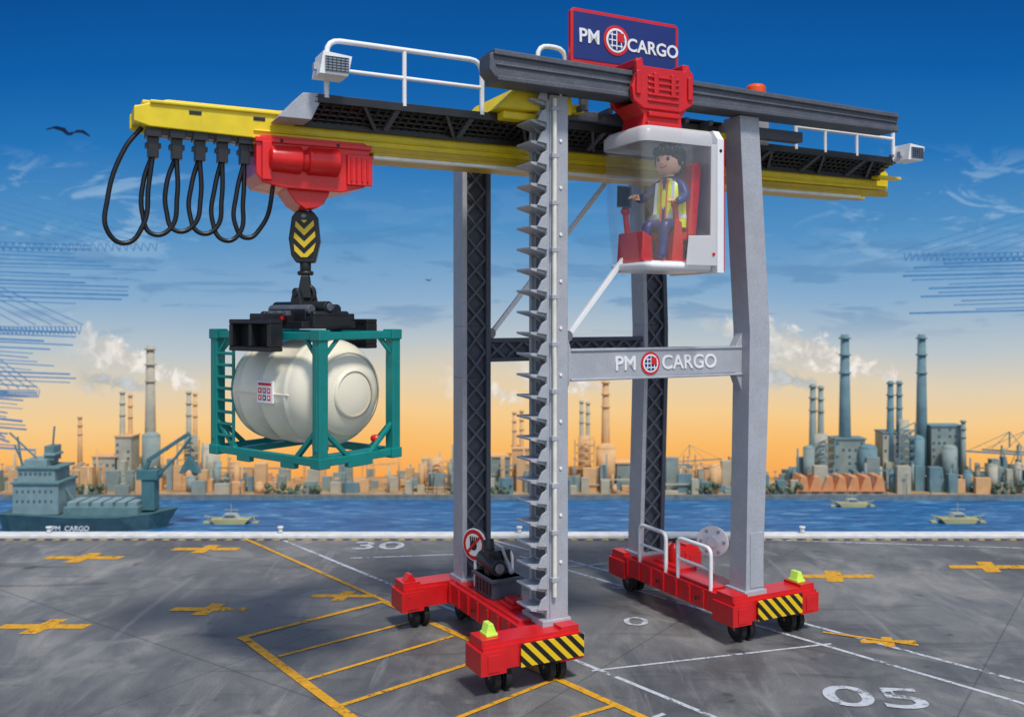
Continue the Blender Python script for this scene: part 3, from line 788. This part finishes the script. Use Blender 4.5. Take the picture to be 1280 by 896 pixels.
# ================================================================ GROUND
def ground_mat():
    m, t, b = newmat('asphalt')
    o = t.obj()
    big = t.noise(o, .16, 4, .6, .6); mid = t.noise(t.map(o, (1, .5, 1), rot=(0, 0, .5)), .9, 6, .68, .8); fine = t.noise(o, 34, 3, .7)
    c = t.ramp(t.m('MULTIPLY_ADD', big, .5, t.m('MULTIPLY', mid, .5)), [(.34, lin(84, 86, 88)), (.45, lin(112, 114, 116)), (.54, lin(136, 138, 138)), (.64, lin(168, 168, 164))])
    c = t.mix(t.ss(fine, .35, .6, .26, 0), c, (.03, .03, .035, 1))
    c = t.mix(t.ss(fine, .62, .75, 0, .25), c, (.5, .5, .5, 1))
    st = t.noise(t.map(o, (.25, 2.2, 1), rot=(0, 0, -.35)), .8, 5, .65, .5)
    c = t.mix(t.ss(st, .54, .70, 0, .5), c, lin(72, 75, 80))
    st2 = t.noise(t.map(o, (2.6, .22, 1), rot=(0, 0, .45)), .9, 5, .65, .4)
    c = t.mix(t.ss(st2, .58, .72, 0, .4), c, lin(176, 176, 172))
    bl = t.noise(t.map(o, (1, 1, 1), (5, 3, 0)), .5, 5, .6, 1)
    c = t.mix(t.ss(bl, .56, .68, 0, .4), c, lin(178, 177, 172))
    oil = t.noise(t.map(o, (1, 1, 1), (11, 2, 0)), 1.3, 3, .5, .3)
    c = t.mix(t.ss(oil, .66, .74, 0, .6), c, lin(58, 58, 60))
    r = t.map(o, (1, 1, 1), rot=(0, 0, .62)); sep = t.new('ShaderNodeSeparateXYZ'); t.l.new(r, sep.inputs[0])
    for ax, per in ((0, 5.3), (1, 6.7)):
        f = t.m('ABSOLUTE', t.m('SUBTRACT', t.m('FRACT', t.m('DIVIDE', sep.outputs[ax], per)), .5))
        c = t.mix(t.ss(f, .0, .005, .45, 0), c, (.03, .03, .033, 1))
    t.put(b.inputs['Base Color'], t.mix(1, c, (.74, .72, .70, 1), 'MULTIPLY'))
    t.put(b.inputs['Roughness'], t.ss(mid, .35, .7, .45, .85))
    bn = t.new('ShaderNodeBump'); bn.inputs['Strength'].default_value = .35; bn.inputs['Distance'].default_value = .02
    t.put(bn.inputs['Height'], fine); t.put(b.inputs['Normal'], bn.outputs[0])
    return m
def worn(name, col, amt=.42):
    m, t, b = newmat(name); out = [n for n in t.n if n.type == 'OUTPUT_MATERIAL'][0]
    o = t.obj(); n = t.noise(o, 7, 5, .75); n2 = t.noise(o, 1.3, 3, .5)
    t.put(b.inputs['Base Color'], t.mix(t.ss(n, .35, .65), mul(col, .72), col)); b.inputs['Roughness'].default_value = .7
    tr = t.new('ShaderNodeBsdfTransparent'); mx = t.new('ShaderNodeMixShader')
    f = t.ss(t.m('MULTIPLY_ADD', n2, .35, t.m('MULTIPLY', n, .65)), amt-.04, amt+.05)
    t.put(mx.inputs[0], f); t.l.new(tr.outputs[0], mx.inputs[1]); t.l.new(b.outputs[0], mx.inputs[2]); t.l.new(mx.outputs[0], out.inputs[0])
    return m
ASPH = ground_mat(); YP = worn('worn_yellow_paint', lin(228, 166, 30), .41); WP = worn('worn_white_paint', lin(200, 205, 210), .44)
QE = 25.4
mb = MB(); mb.box(ASPH, -90, 90, -60, QE, -3.0, 0); mb.done('quay_ground')
KERB = mat('kerb_paint', lin(222, 222, 218), .6, var=.1, dirt=.4)
mb = MB()
mb.box(KERB, -90, 90, QE-.38, QE+.05, .002, .10)
mb.done('quay_kerb', None, .02)
KY = mat('kerb_reflector_yellow', lin(200, 170, 90), .6); KR = mat('kerb_reflector_brown', lin(120, 70, 60), .6)
mb = MB(); k = -40
while k < 40:
    mb.box(KY, k, k+.16, QE-.56, QE-.50, 0.002, .03); mb.box(KR, k+.2, k+.34, QE-.55, QE-.50, 0.002, .025); k += .42
mb.done('kerb_reflectors')
mk = empty('ground_markings')
def lines(name, m, segs, z=.004):
    mb = MB(); q = mb.mi(m)
    for i, (x0, y0, x1, y1, w) in enumerate(segs):
        a = Vector((x0, y0, z+i*.0006)); b = Vector((x1, y1, z+i*.0006)); d = (b-a).normalized(); n = Vector((-d.y, d.x, 0))*w/2
        f = mb.bm.faces.new([mb.bm.verts.new(v) for v in (a-n, b-n, b+n, a+n)]); f.material_index = q
    return mb.done(name, mk)
lines('white_lines', WP, [(-6.24, 25.0, 3.6, 13.2, .09), (-.65, 25.0, 11, 12.4, .09), (.2, 23.2, 10, 12.0, .09), (1.35, 15.7, 5.85, 17.0, .06),
      (-4.0, 23.0, -1.2, 23.4, .08), (1.3, 22.2, 5.0, 23.4, .06), (6, 25, 16, 23.6, .07), (2.2, 20.5, 6.2, 19.8, .05), (-.2, 12.2, 2.3, 14.0, .08)], .005)
lines('yellow_lines', YP, [(-7.19, 25.0, -2.6, 19.45, .10), (-2.7, 19.5, 2.1, 13.7, .14), (-2.65, 19.55, -5.1, 17.25, .12), (-5.04, 17.35, -2.2, 13.6, .17),
      (-4.11, 16.35, -2.0, 18.2, .08), (-3.38, 15.3, -1.1, 17.4, .09), (-2.62, 14.3, -.3, 16.4, .10), (-.96, 13.7, .9, 15.5, .09), (-.1, 13.2, 1.6, 14.3, .09), (5.9, 17.6, 7.4, 16.9, .09)], .012)
mb = MB(); q = mb.mi(YP)
for i, (x, y, s) in enumerate([(-9.05, 17.94, 1), (-10.63, 23.05, 1.1), (-7.88, 23.9, 1), (-6.2, 19.0, .9), (-3.61, 19.9, .8), (7.42, 21.4, 1.1), (11.4, 22.2, 1.1), (6.93, 17.1, .6), (-14, 20, 1), (15.5, 19, 1)]):
    for (a, b, dz) in ((.85*s, .13*s, 0), (.17*s, .42*s, .001)):
        z = .008+dz; sh = .25
        f = mb.bm.faces.new([mb.bm.verts.new(v) for v in ((x-a-b*sh, y-b, z), (x+a-b*sh, y-b, z), (x+a+b*sh, y+b, z), (x-a+b*sh, y+b, z))]); f.material_index = q
mb.done('yellow_crosses', mk)
text('bay_number', mk, WP, '05', 1.12, (5.72, 14.56, .014), (0, 0, -.10), ext=0, off=.01, scale=(1.5, 1, 1))
text('bay_digit', mk, WP, '0', .72, (2.43, 18.2, .014), (0, 0, -.1), ext=0, off=.0, scale=(1.5, 1, 1))
text('bay_code', mk, WP, '30', 1.1, (-3.5, 24.2, .014), (0, 0, 0), ext=0, off=.01, scale=(1.3, 1, 1))

# ================================================================ SEA, LAND
def sea_mat():
    m, t, b = newmat('sea_water'); o = t.obj()
    n = t.noise(t.map(o, (.6, 2.2, 1)), 1.6, 5, .7, .5)
    t.put(b.inputs['Base Color'], t.ramp(n, [(.35, lin(20, 72, 120)), (.55, lin(42, 108, 158)), (.72, lin(120, 162, 188))]))
    b.inputs['Roughness'].default_value = .5; b.inputs['Specular IOR Level'].default_value = .2
    bn = t.new('ShaderNodeBump'); bn.inputs['Strength'].default_value = .5; bn.inputs['Distance'].default_value = .1
    t.put(bn.inputs['Height'], n); t.put(b.inputs['Normal'], bn.outputs[0]); return m
mb = MB(); mb.box(sea_mat(), -90, 90, QE, 37, -3, -.8); mb.done('sea')
LAND = mat('far_land', lin(170, 138, 98), .9, var=.3, scale=1.2)
mb = MB(); mb.box(LAND, -90, 90, 34.4, 40, -3.2, -.66); mb.box(mat('far_quay_wall', lin(112, 124, 128), .9, var=.2), -90, 90, 34.3, 34.4, -3, -.60); mb.done('far_shore')

# sky
SY = 38.5
def sky_mat():
    m, t, b = newmat('sky_gradient'); out = [n for n in t.n if n.type == 'OUTPUT_MATERIAL'][0]; t.n.remove(b)
    o = t.obj(); sep = t.new('ShaderNodeSeparateXYZ'); t.l.new(o, sep.inputs[0]); x, y, z = sep.outputs
    wob = t.noise(t.map(o, (.06, .06, .12)), 1, 2, .5)
    zz = t.m('ADD', z, t.m('MULTIPLY_ADD', wob, 2.6, -1.3))
    f = t.m('DIVIDE', t.m('ADD', zz, 1), 24, clamp=True)
    def P(yp): return (6-(yp-395)*.0332+1)/24
    c = t.ramp(f, [(P(610), lin(248, 164, 78)), (P(560), lin(250, 188, 106)), (P(520), lin(246, 205, 144)), (P(475), lin(224, 208, 180)), (P(430), lin(186, 197, 203)),
                   (P(370), lin(138, 174, 206)), (P(290), lin(84, 145, 196)), (P(190), lin(38, 116, 184)), (P(90), lin(16, 94, 168)), (P(-60), lin(8, 72, 142)), (1, lin(4, 52, 112))])
    n = t.noise(t.map(o, (.35, .35, 1.1)), .9, 6, .62, .8)
    band = t.m('MULTIPLY', t.ss(z, 7.2, 9.5), t.ss(z, 13.5, 11))
    xr = t.ss(t.m('ABSOLUTE', x), 11, 16)
    c = t.mix(t.m('MULTIPLY', t.m('MULTIPLY', t.ss(n, .50, .62), band), t.m('MULTIPLY_ADD', xr, .45, .08)), c, lin(160, 192, 220))
    n2 = t.noise(t.map(o, (.22, .22, 1.3), (3, 0, 7)), 1, 6, .6, .6)
    band2 = t.m('MULTIPLY', t.ss(z, 4.6, 6.5), t.ss(z, 11, 8.5))
    c = t.mix(t.m('MULTIPLY', t.m('MULTIPLY', t.ss(n2, .52, .62), band2), .38), c, lin(70, 124, 174))
    def plume(c, x0, z0, L, rise, w0, w1, col, a, seed):
        dx = t.m('DIVIDE', t.m('SUBTRACT', x0, x), L, clamp=True)
        cen = t.m('MULTIPLY_ADD', dx, rise, z0)
        nn = t.noise(t.map(o, (1, 1, 1), (seed, seed, seed)), 1.5, 6, .62, .4)
        s = t.m('ABSOLUTE', t.m('SUBTRACT', z, cen)); s = t.m('SUBTRACT', s, t.m('MULTIPLY_ADD', nn, 2.2, -1.0))
        w = t.m('MULTIPLY_ADD', dx, w1-w0, w0)
        k = t.ss(t.m('SUBTRACT', s, w), .18, -.22)
        k = t.m('MULTIPLY', k, t.ss(x, x0+.05, x0-.5)); k = t.m('MULTIPLY', k, t.ss(x, x0-L, x0-L*.55))
        return t.mix(t.m('MULTIPLY', k, a), c, t.mix(t.ss(nn, .42, .66), mul(col, .66), col))
    wh = lin(244, 238, 230); bw = lin(196, 206, 214)
    c = plume(c, 16.4, 3.3, 7.4, 2.3, .0, .80, wh, .95, 1)
    c = plume(c, -12.9, 3.0, 6.0, 2.4, .0, .75, wh, .92, 5)
    c = plume(c, 13.0, 3.1, 3.6, .7, .0, .45, bw, .8, 9)
    c = plume(c, 3.9, 2.9, 4.4, 1.0, .0, .55, wh, .85, 13)
    c = plume(c, 11.6, 4.7, 4.2, 1.2, .0, .45, wh, .6, 17)
    c = plume(c, -14.9, 3.0, 3.6, .5, .0, .45, bw, .75, 21)
    c = plume(c, 0.6, 2.5, 4.0, 1.0, .0, .5, wh, .7, 25)
    e = t.new('ShaderNodeEmission'); t.l.new(c, e.inputs[0]); e.inputs[1].default_value = 1.0
    t.l.new(e.outputs[0], out.inputs[0])
    try: m.cycles.emission_sampling = 'NONE'
    except Exception as ex: print(ex)
    return m
mb = MB(); q = mb.mi(sky_mat())
path = [(-70, -10), (-68, 12), (-60, 26), (-48, 34), (-34, SY), (34, SY), (48, 34), (60, 26), (68, 12), (70, -10)]
zs = [-3, 60]
V = [[mb.bm.verts.new((a, b, z)) for z in zs] for a, b in path]
for i in range(len(V)-1):
    f = mb.bm.faces.new((V[i][0], V[i+1][0], V[i+1][1], V[i][1])); f.material_index = q
mb.done('sky')

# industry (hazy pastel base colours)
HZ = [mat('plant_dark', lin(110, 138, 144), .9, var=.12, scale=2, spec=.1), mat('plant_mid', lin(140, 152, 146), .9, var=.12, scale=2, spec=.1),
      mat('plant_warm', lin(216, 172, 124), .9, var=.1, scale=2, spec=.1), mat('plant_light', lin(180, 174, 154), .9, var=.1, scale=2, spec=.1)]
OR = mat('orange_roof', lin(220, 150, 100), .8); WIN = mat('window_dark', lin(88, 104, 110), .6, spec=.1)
PX = lambda px, Y=36.0: (px-640)*Y/1160
PZ = lambda py, Y=36.0: 6-(py-395)*Y/1160
GZ = -.66
def plant(name, chim, blocks, mats, seed, x0, x1):
    rnd = random.Random(seed); e = empty(name)
    mb = MB()
    for (px, py, w, Y) in chim:
        m = rnd.choice(mats[:2]); X = PX(px, Y); zt = PZ(py, Y); w = w*Y/1160
        mb.cyl(m, (X, Y, GZ), (X, Y, zt), w*.72, w*.42, 12)
        for k in (.97, .86, .74): mb.cyl(m, (X, Y, GZ+(zt-GZ)*k), (X, Y, GZ+(zt-GZ)*k+.06), w*.62, w*.62, 12)
    mb.done('chimneys', e)
    mb = MB()
    for (a, b, py, Y, style) in blocks:
        xa, xb, zt = PX(a, Y), PX(b, Y), PZ(py, Y); m = rnd.choice(mats)
        if style == 'b':
            mb.box(m, xa, xb, Y-.3, Y+.5, GZ, zt)
            n = max(2, int((xb-xa)/.2)); rows = max(1, int((zt-GZ)/.26))
            for r in range(rows):
                for k in range(n):
                    if rnd.random() < .6:
                        xx = xa+(xb-xa)*(k+.25)/n; mb.box(WIN, xx, xx+(xb-xa)*.4/n, Y-.32, Y-.29, GZ+.12+r*.26, GZ+.2+r*.26)
            mb.box(mats[0], xa-.04, xb+.04, Y-.34, Y+.5, zt, zt+.05)
        elif style == 's':
            mb.cyl(m, ((xa+xb)/2, Y, GZ), ((xa+xb)/2, Y, zt), (xb-xa)/2, n=16); mb.ball(m, ((xa+xb)/2, Y, zt), (xb-xa)/2, (1, 1, .5), 14, 8)
        elif style == 'f':
            for xx in (xa, xb):
                mb.beam(mats[0], (xx, Y-.3, GZ), (xx, Y-.3, zt), .05)
            z = GZ+.2
            while z < zt-.1:
                mb.beam(mats[0], (xa, Y-.3, z), (xb, Y-.3, z), .045); mb.beam(mats[0], (xa, Y-.3, z), (xb, Y-.3, z+.3), .03); z += .3
            mb.cyl(m, ((xa+xb)/2, Y, GZ), ((xa+xb)/2, Y, zt+.1), (xb-xa)*.3, n=12)
    for k in range(int((x1-x0)/2.6)):
        px = rnd.uniform(x0, x1); Y = rnd.uniform(34.9, 37); h = rnd.uniform(570, 606); w = rnd.uniform(.05, .26)
        X = PX(px, Y); m = rnd.choice(mats); t = rnd.random()
        if t < .4: mb.box(m, X, X+w*2, Y-.15, Y+.15, GZ, PZ(h, Y))
        elif t < .65: mb.cyl(m, (X, Y, GZ), (X, Y, PZ(h+8, Y)), w*.7, n=12); mb.ball(m, (X, Y, PZ(h+8, Y)), w*.7, (1, 1, .6), 10, 6)
        elif t < .85: mb.beam(m, (X, Y, PZ(h+10, Y)), (X+rnd.uniform(.5, 1.6), Y, PZ(h+10, Y)), .05)
        else: mb.cyl(m, (X, Y, GZ), (X, Y, PZ(h-18, Y)), .035, n=8)
    mb.done('process_buildings', e)
D, Wm = [HZ[0], HZ[1], HZ[3], HZ[0]], [HZ[2], HZ[3], HZ[1], HZ[2]]
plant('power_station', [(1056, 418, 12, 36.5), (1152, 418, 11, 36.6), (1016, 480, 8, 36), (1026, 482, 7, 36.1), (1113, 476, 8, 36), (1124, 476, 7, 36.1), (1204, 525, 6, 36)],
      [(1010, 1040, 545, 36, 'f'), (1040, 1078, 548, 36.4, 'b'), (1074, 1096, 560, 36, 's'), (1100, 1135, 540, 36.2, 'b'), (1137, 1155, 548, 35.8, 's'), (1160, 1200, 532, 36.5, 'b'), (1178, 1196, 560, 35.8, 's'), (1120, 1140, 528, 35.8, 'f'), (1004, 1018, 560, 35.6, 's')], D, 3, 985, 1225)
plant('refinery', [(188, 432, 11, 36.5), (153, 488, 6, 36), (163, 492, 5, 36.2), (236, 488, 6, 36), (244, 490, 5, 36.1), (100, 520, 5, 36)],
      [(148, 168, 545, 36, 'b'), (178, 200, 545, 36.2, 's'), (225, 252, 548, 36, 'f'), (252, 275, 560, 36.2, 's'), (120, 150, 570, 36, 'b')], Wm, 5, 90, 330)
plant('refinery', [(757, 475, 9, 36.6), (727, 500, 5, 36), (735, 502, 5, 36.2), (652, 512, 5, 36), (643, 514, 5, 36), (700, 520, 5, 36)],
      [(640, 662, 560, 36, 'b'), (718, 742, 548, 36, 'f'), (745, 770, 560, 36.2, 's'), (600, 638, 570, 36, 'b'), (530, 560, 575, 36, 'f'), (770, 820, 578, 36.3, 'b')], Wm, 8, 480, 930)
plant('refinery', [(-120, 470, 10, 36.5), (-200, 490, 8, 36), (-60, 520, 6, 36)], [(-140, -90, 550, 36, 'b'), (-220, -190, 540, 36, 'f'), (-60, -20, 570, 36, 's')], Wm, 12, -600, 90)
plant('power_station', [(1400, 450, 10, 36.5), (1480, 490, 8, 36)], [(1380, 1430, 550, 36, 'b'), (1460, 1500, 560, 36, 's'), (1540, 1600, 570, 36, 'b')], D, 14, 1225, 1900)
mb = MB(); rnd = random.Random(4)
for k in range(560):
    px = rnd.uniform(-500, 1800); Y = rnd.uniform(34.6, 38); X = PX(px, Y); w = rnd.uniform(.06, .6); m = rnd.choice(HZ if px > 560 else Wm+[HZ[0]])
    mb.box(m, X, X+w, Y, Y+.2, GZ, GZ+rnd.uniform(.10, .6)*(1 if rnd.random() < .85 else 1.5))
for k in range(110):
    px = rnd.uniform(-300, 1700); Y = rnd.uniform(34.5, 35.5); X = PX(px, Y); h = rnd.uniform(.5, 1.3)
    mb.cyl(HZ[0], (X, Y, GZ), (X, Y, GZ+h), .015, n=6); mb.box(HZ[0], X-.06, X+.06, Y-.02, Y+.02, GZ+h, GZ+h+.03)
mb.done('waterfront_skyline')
mb = MB()
xa, xb = PX(992, 35), PX(1102, 35)
mb.box(HZ[3], xa, xb, 34.7, 35.6, GZ, PZ(612, 35)); n = 7
for k in range(n):
    a = xa+(xb-xa)*k/n; b = xa+(xb-xa)*(k+1)/n
    mb.prism(OR, [(a, PZ(612, 35)), (b, PZ(612, 35)), (b-.08, PZ(594, 35)), (a+.2, PZ(594, 35))], 'y', 34.65, 35.6)
    mb.box(WIN, a+.1, b-.1, 34.68, 34.71, GZ+.03, GZ+.14)
mb.done('harbour_warehouse')
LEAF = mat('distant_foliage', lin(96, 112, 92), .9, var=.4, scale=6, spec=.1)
mb = MB(); rnd = random.Random(9)
for (a, b, n) in ((940, 1000, 60), (1240, 1330, 50), (560, 640, 40), (330, 400, 40), (60, 130, 30), (860, 900, 25)):
    for k in range(n):
        X = PX(rnd.uniform(a, b), 34.8); mb.ball(LEAF, (X, 34.75+rnd.uniform(-.1, .1), GZ+rnd.uniform(.03, .38)), rnd.uniform(.04, .12), (1, 1, rnd.uniform(.7, 1.3)), 6, 5)
mb.done('shore_trees')
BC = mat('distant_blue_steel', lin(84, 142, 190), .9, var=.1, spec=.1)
def hcrane(X, Y, s, m, flip=1, name='harbour_crane'):
    e = empty(name, (X, Y, GZ)); mb = MB()
    for a in (-.5, .5): mb.beam(m, (a*s, 0, 0), (a*.8*s, 0, 2.2*s), .07*s)
    mb.beam(m, (-.45*s, 0, .8*s), (.45*s, 0, .8*s), .06*s); mb.beam(m, (-.5*s, 0, 0), (.42*s, 0, 2*s), .03*s)
    mb.beam(m, (-1.0*flip*s, 0, 1.7*s), (2.3*flip*s, 0, 1.9*s), .09*s); mb.beam(m, (0, 0, 2.1*s), (0, 0, 2.9*s), .06*s)
    mb.beam(m, (0, 0, 2.9*s), (2.2*flip*s, 0, 1.9*s), .025*s); mb.beam(m, (0, 0, 2.9*s), (1.1*flip*s, 0, 1.85*s), .025*s); mb.beam(m, (0, 0, 2.9*s), (-1*flip*s, 0, 1.7*s), .025*s)
    mb.done('steelwork', e)
hcrane(PX(1262), 36, .75, HZ[0], -1); hcrane(PX(1290), 36.4, .75, HZ[0], -1); hcrane(PX(460), 36, .5, HZ[2], 1); hcrane(PX(865), 36.5, .55, HZ[1], 1)
def bigboom(X, zs, L, d, rows):
    e = empty('container_crane', (X, 38.0, GZ)); mb = MB(); rnd = random.Random(int(abs(X)*10))
    for a in (0, -1.6*d): mb.beam(BC, (a, 0, 0), (a, 0, zs[0]+2.5), .18)
    for z, Lr in zip(zs, rows):
        for k in range(15):
            zz = z-k*.17; st = rnd.uniform(-.2, 1.2); en = L*Lr*rnd.uniform(.5, 1.0)
            mb.beam(BC, (st*d, 0, zz+.1), (en*d, 0, zz-.05), rnd.uniform(.03, .08))
        for k in range(5): mb.beam(BC, (0, 0, z+2.2-.25*k), (L*Lr*(1-.14*k)*d, 0, z+.1), .03)
        for k in range(26):
            a = L*Lr*k/27; mb.beam(BC, (a*d, 0, z+.05), ((a+.2)*d, 0, z-.28), .03); mb.beam(BC, ((a+.2)*d, 0, z-.28), ((a+.26)*d, 0, z+.05), .025)
    mb.done('boom_lattice', e)
bigboom(-22.2, [9.6, 6.2, 3.6], 8.0, 1, [1.0, .58, .35]); bigboom(22.8, [9.2], 7.0, -1, [1.0])

# ship
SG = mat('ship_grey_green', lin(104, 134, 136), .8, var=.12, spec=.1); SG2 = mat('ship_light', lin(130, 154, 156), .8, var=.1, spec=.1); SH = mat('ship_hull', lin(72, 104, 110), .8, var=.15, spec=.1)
Y = 30.0; S = Y/1160
ship = empty('cargo_ship', (0, 0, 0))
mb = MB()
def q(px, py): return (PX(px, Y), PZ(py, Y))
k = mb.mi(SH)
def hull():
    st = []
    for px, w, zt in ((14, .75, 636), (26, .85, 636), (110, .9, 640), (160, .85, 640), (195, .55, 638), (222, .04, 634)):
        X = PX(px, Y); zt = PZ(zt, Y); zb = -1.0; sh = .12 if px < 200 else .5
        st.append([mb.bm.verts.new(p) for p in ((X, Y-w, zt), (X-sh if px > 150 else X+.1, Y-w*.8, zb), (X-sh if px > 150 else X+.1, Y+w*.8, zb), (X, Y+w, zt))])
    for a, b in zip(st, st[1:]):
        for i in range(4): f = mb.bm.faces.new((a[i], a[(i+1) % 4], b[(i+1) % 4], b[i])); f.material_index = k
    mb.bm.faces.new(st[0]).material_index = k; mb.bm.faces.new(st[-1][::-1]).material_index = k
hull(); mb.done('hull', ship)
mb = MB()
def bx(m, a, b, t, u, dy): x0, z1 = q(a, t); x1, z0 = q(b, u); mb.box(m, x0, x1, Y-dy, Y+dy, z0, z1)
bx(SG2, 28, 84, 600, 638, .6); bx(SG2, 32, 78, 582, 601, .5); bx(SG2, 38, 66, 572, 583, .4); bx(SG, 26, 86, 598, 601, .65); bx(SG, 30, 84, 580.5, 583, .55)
for a in range(34, 76, 6): bx(WIN, a, a+4, 587, 591, .505)
for a in range(32, 80, 7): bx(WIN, a, a+3, 608, 612, .605); bx(WIN, a, a+3, 620, 624, .606)
bx(SG, 60, 72, 556, 574, .25); bx(SG, 88, 180, 630, 641, .5)
for a in range(92, 180, 15): bx(SG2, a, a+11, 624, 632, .45)
for (a, b, c, d_) in ((48, 572, 14, 540), (40, 600, 20, 555), (68, 556, 70, 532), (66, 556, 60, 560), (30, 585, 24, 545), (95, 625, 60, 575)):
    x0, z0 = q(a, b); x1, z1 = q(c, d_); mb.beam(SG, (x0, Y-.1, z0), (x1, Y-.1, z1), .05)
bx(SG2, 60, 74, 565, 568, .3)
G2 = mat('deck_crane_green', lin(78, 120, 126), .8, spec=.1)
bx(G2, 180, 196, 590, 636, .22); bx(G2, 174, 200, 586, 598, .26)
for (a, b, c, d_, w) in ((186, 575, 238, 541, .12), (182, 588, 188, 575, .12), (200, 592, 222, 570, .08), (222, 570, 240, 546, .08), (239, 542, 239, 568, .04), (186, 574, 212, 560, .06), (194, 600, 224, 568, .06)):
    x0, z0 = q(a, b); x1, z1 = q(c, d_); mb.beam(G2, (x0, Y-.1, z0), (x1, Y-.1, z1), w)
x0, z0 = q(226, 590); x1, z1 = q(238, 568); x2, z2 = q(252, 590)
mb.prism(G2, [(x0, z0), (x1, z1), (x2, z2), (x2-.12, z0-.02), (x1, z0+.12), (x0+.12, z0-.02)], 'y', Y-.2, Y+.05)
mb.done('superstructure', ship, .01)
x0, z0 = q(106, 652); text('hull_name', ship, WHITE, 'PM  CARGO', .22, (x0, Y-.98, z0), off=.002)
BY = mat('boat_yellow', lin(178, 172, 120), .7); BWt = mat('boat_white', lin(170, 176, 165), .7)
for (px, Yb, s) in ((289, 30.5, .8), (1065, 33.2, .7), (1197, 30.6, .8)):
    e = empty('work_boat', (PX(px, Yb), Yb, -.8)); mb = MB()
    mb.prism(BY, [(-.6*s, 0), (.6*s, 0), (.78*s, .2*s), (-.78*s, .2*s)], 'y', -.25*s, .25*s)
    mb.prism(BWt, [(-.36*s, .2*s), (.36*s, .2*s), (.2*s, .4*s), (-.24*s, .4*s)], 'y', -.18*s, .18*s)
    mb.box(WIN, -.22*s, .2*s, -.19*s, -.181*s, .27*s, .35*s)
    for k in (-1, 1):
        mb.beam(BY, (k*.5*s, 0, .22*s), (k*1.1*s, 0, .30*s), .03*s); mb.beam(BY, (k*.9*s, 0, .28*s), (k*1.0*s, 0, .05*s), .03*s); mb.box(BY, k*1.0*s-.12*s, k*1.0*s+.12*s, -.1, .1, 0, .07*s)
    mb.beam(BWt, (0, 0, .4*s), (0, 0, .8*s), .03*s); mb.beam(BWt, (-.3*s, 0, .55*s), (.3*s, 0, .55*s), .025*s)
    mb.done('boat_body', e, .01)
mb = MB()
for x in (-19, -12.6, -6.3, 0.2, 7.9, 14.5, 21): mb.cyl(KERB, (x, QE-.15, .1), (x, QE-.15, .24), .06, .05); mb.cyl(KERB, (x, QE-.15, .24), (x, QE-.15, .28), .08)
mb.done('quay_bollards')
GU = mat('gull_feathers', lin(24, 62, 104), .8)
def gull(px, py, Y, s, r):
    e = empty('seagull', (PX(px, Y), Y, PZ(py, Y)), r); mb = MB(); k = mb.mi(GU)
    mb.lathe(GU, (-.22*s, 0, 0), (1, 0, .1), [(0, .01), (.08, .05*s), (.25*s, .07*s), (.38*s, .05*s), (.46*s, .03*s), (.52*s, .005)], 10)
    for sd in (-1, 1):
        P = [(0, .10, .0), (.04, .3, .2), (-.04, .6, .24), (-.16, .9, .1)]; Q = [(-.22, .1, -.02), (-.2, .3, .1), (-.22, .6, .16), (-.2, .92, .05)]
        A = [mb.bm.verts.new((p[0]*s, p[1]*s*sd-.08*sd*s, p[2]*s)) for p in P]; B = [mb.bm.verts.new((p[0]*s, p[1]*s*sd-.08*sd*s, p[2]*s)) for p in Q]
        for i in range(3): f = mb.bm.faces.new((A[i], A[i+1], B[i+1], B[i])); f.material_index = k
    mb.done('gull_body', e)
gull(88, 168, 30, .85, -.7); gull(536, 351, 30, .25, .8)

# ================================================================ LIGHT, CAMERA
sd = Vector((1.1, -2.3, 4.4)).normalized()
sun = bpy.data.lights.new('sun', 'SUN'); sun.energy = 2.8; sun.angle = math.radians(9.0); sun.color = (1, .96, .90)
so = bpy.data.objects.new('sun', sun); scene.collection.objects.link(so); so.rotation_euler = (-sd).to_track_quat('-Z', 'Y').to_euler(); so.location = (10, -15, 30)
w = bpy.data.worlds.new('World'); scene.world = w; w.use_nodes = True
nt = w.node_tree; bg = nt.nodes['Background']; st = nt.nodes.new('ShaderNodeTexSky'); st.sky_type = 'NISHITA'; st.sun_disc = False
st.sun_elevation = math.asin(sd.z); st.sun_rotation = math.atan2(sd.x, sd.y)
nt.links.new(st.outputs[0], bg.inputs[0]); bg.inputs[1].default_value = .15
cam = bpy.data.cameras.new('camera'); co = bpy.data.objects.new('camera', cam); scene.collection.objects.link(co)
co.location = (0, 0, 6); co.rotation_euler = (math.pi/2, 0, 0)
cam.sensor_width = 36; cam.lens = 36*1160/1280; cam.shift_y = -53/1280; cam.clip_end = 500; cam.clip_start = .1
cam.dof.use_dof = True; cam.dof.focus_distance = 15.8; cam.dof.aperture_fstop = 0.5
scene.camera = co
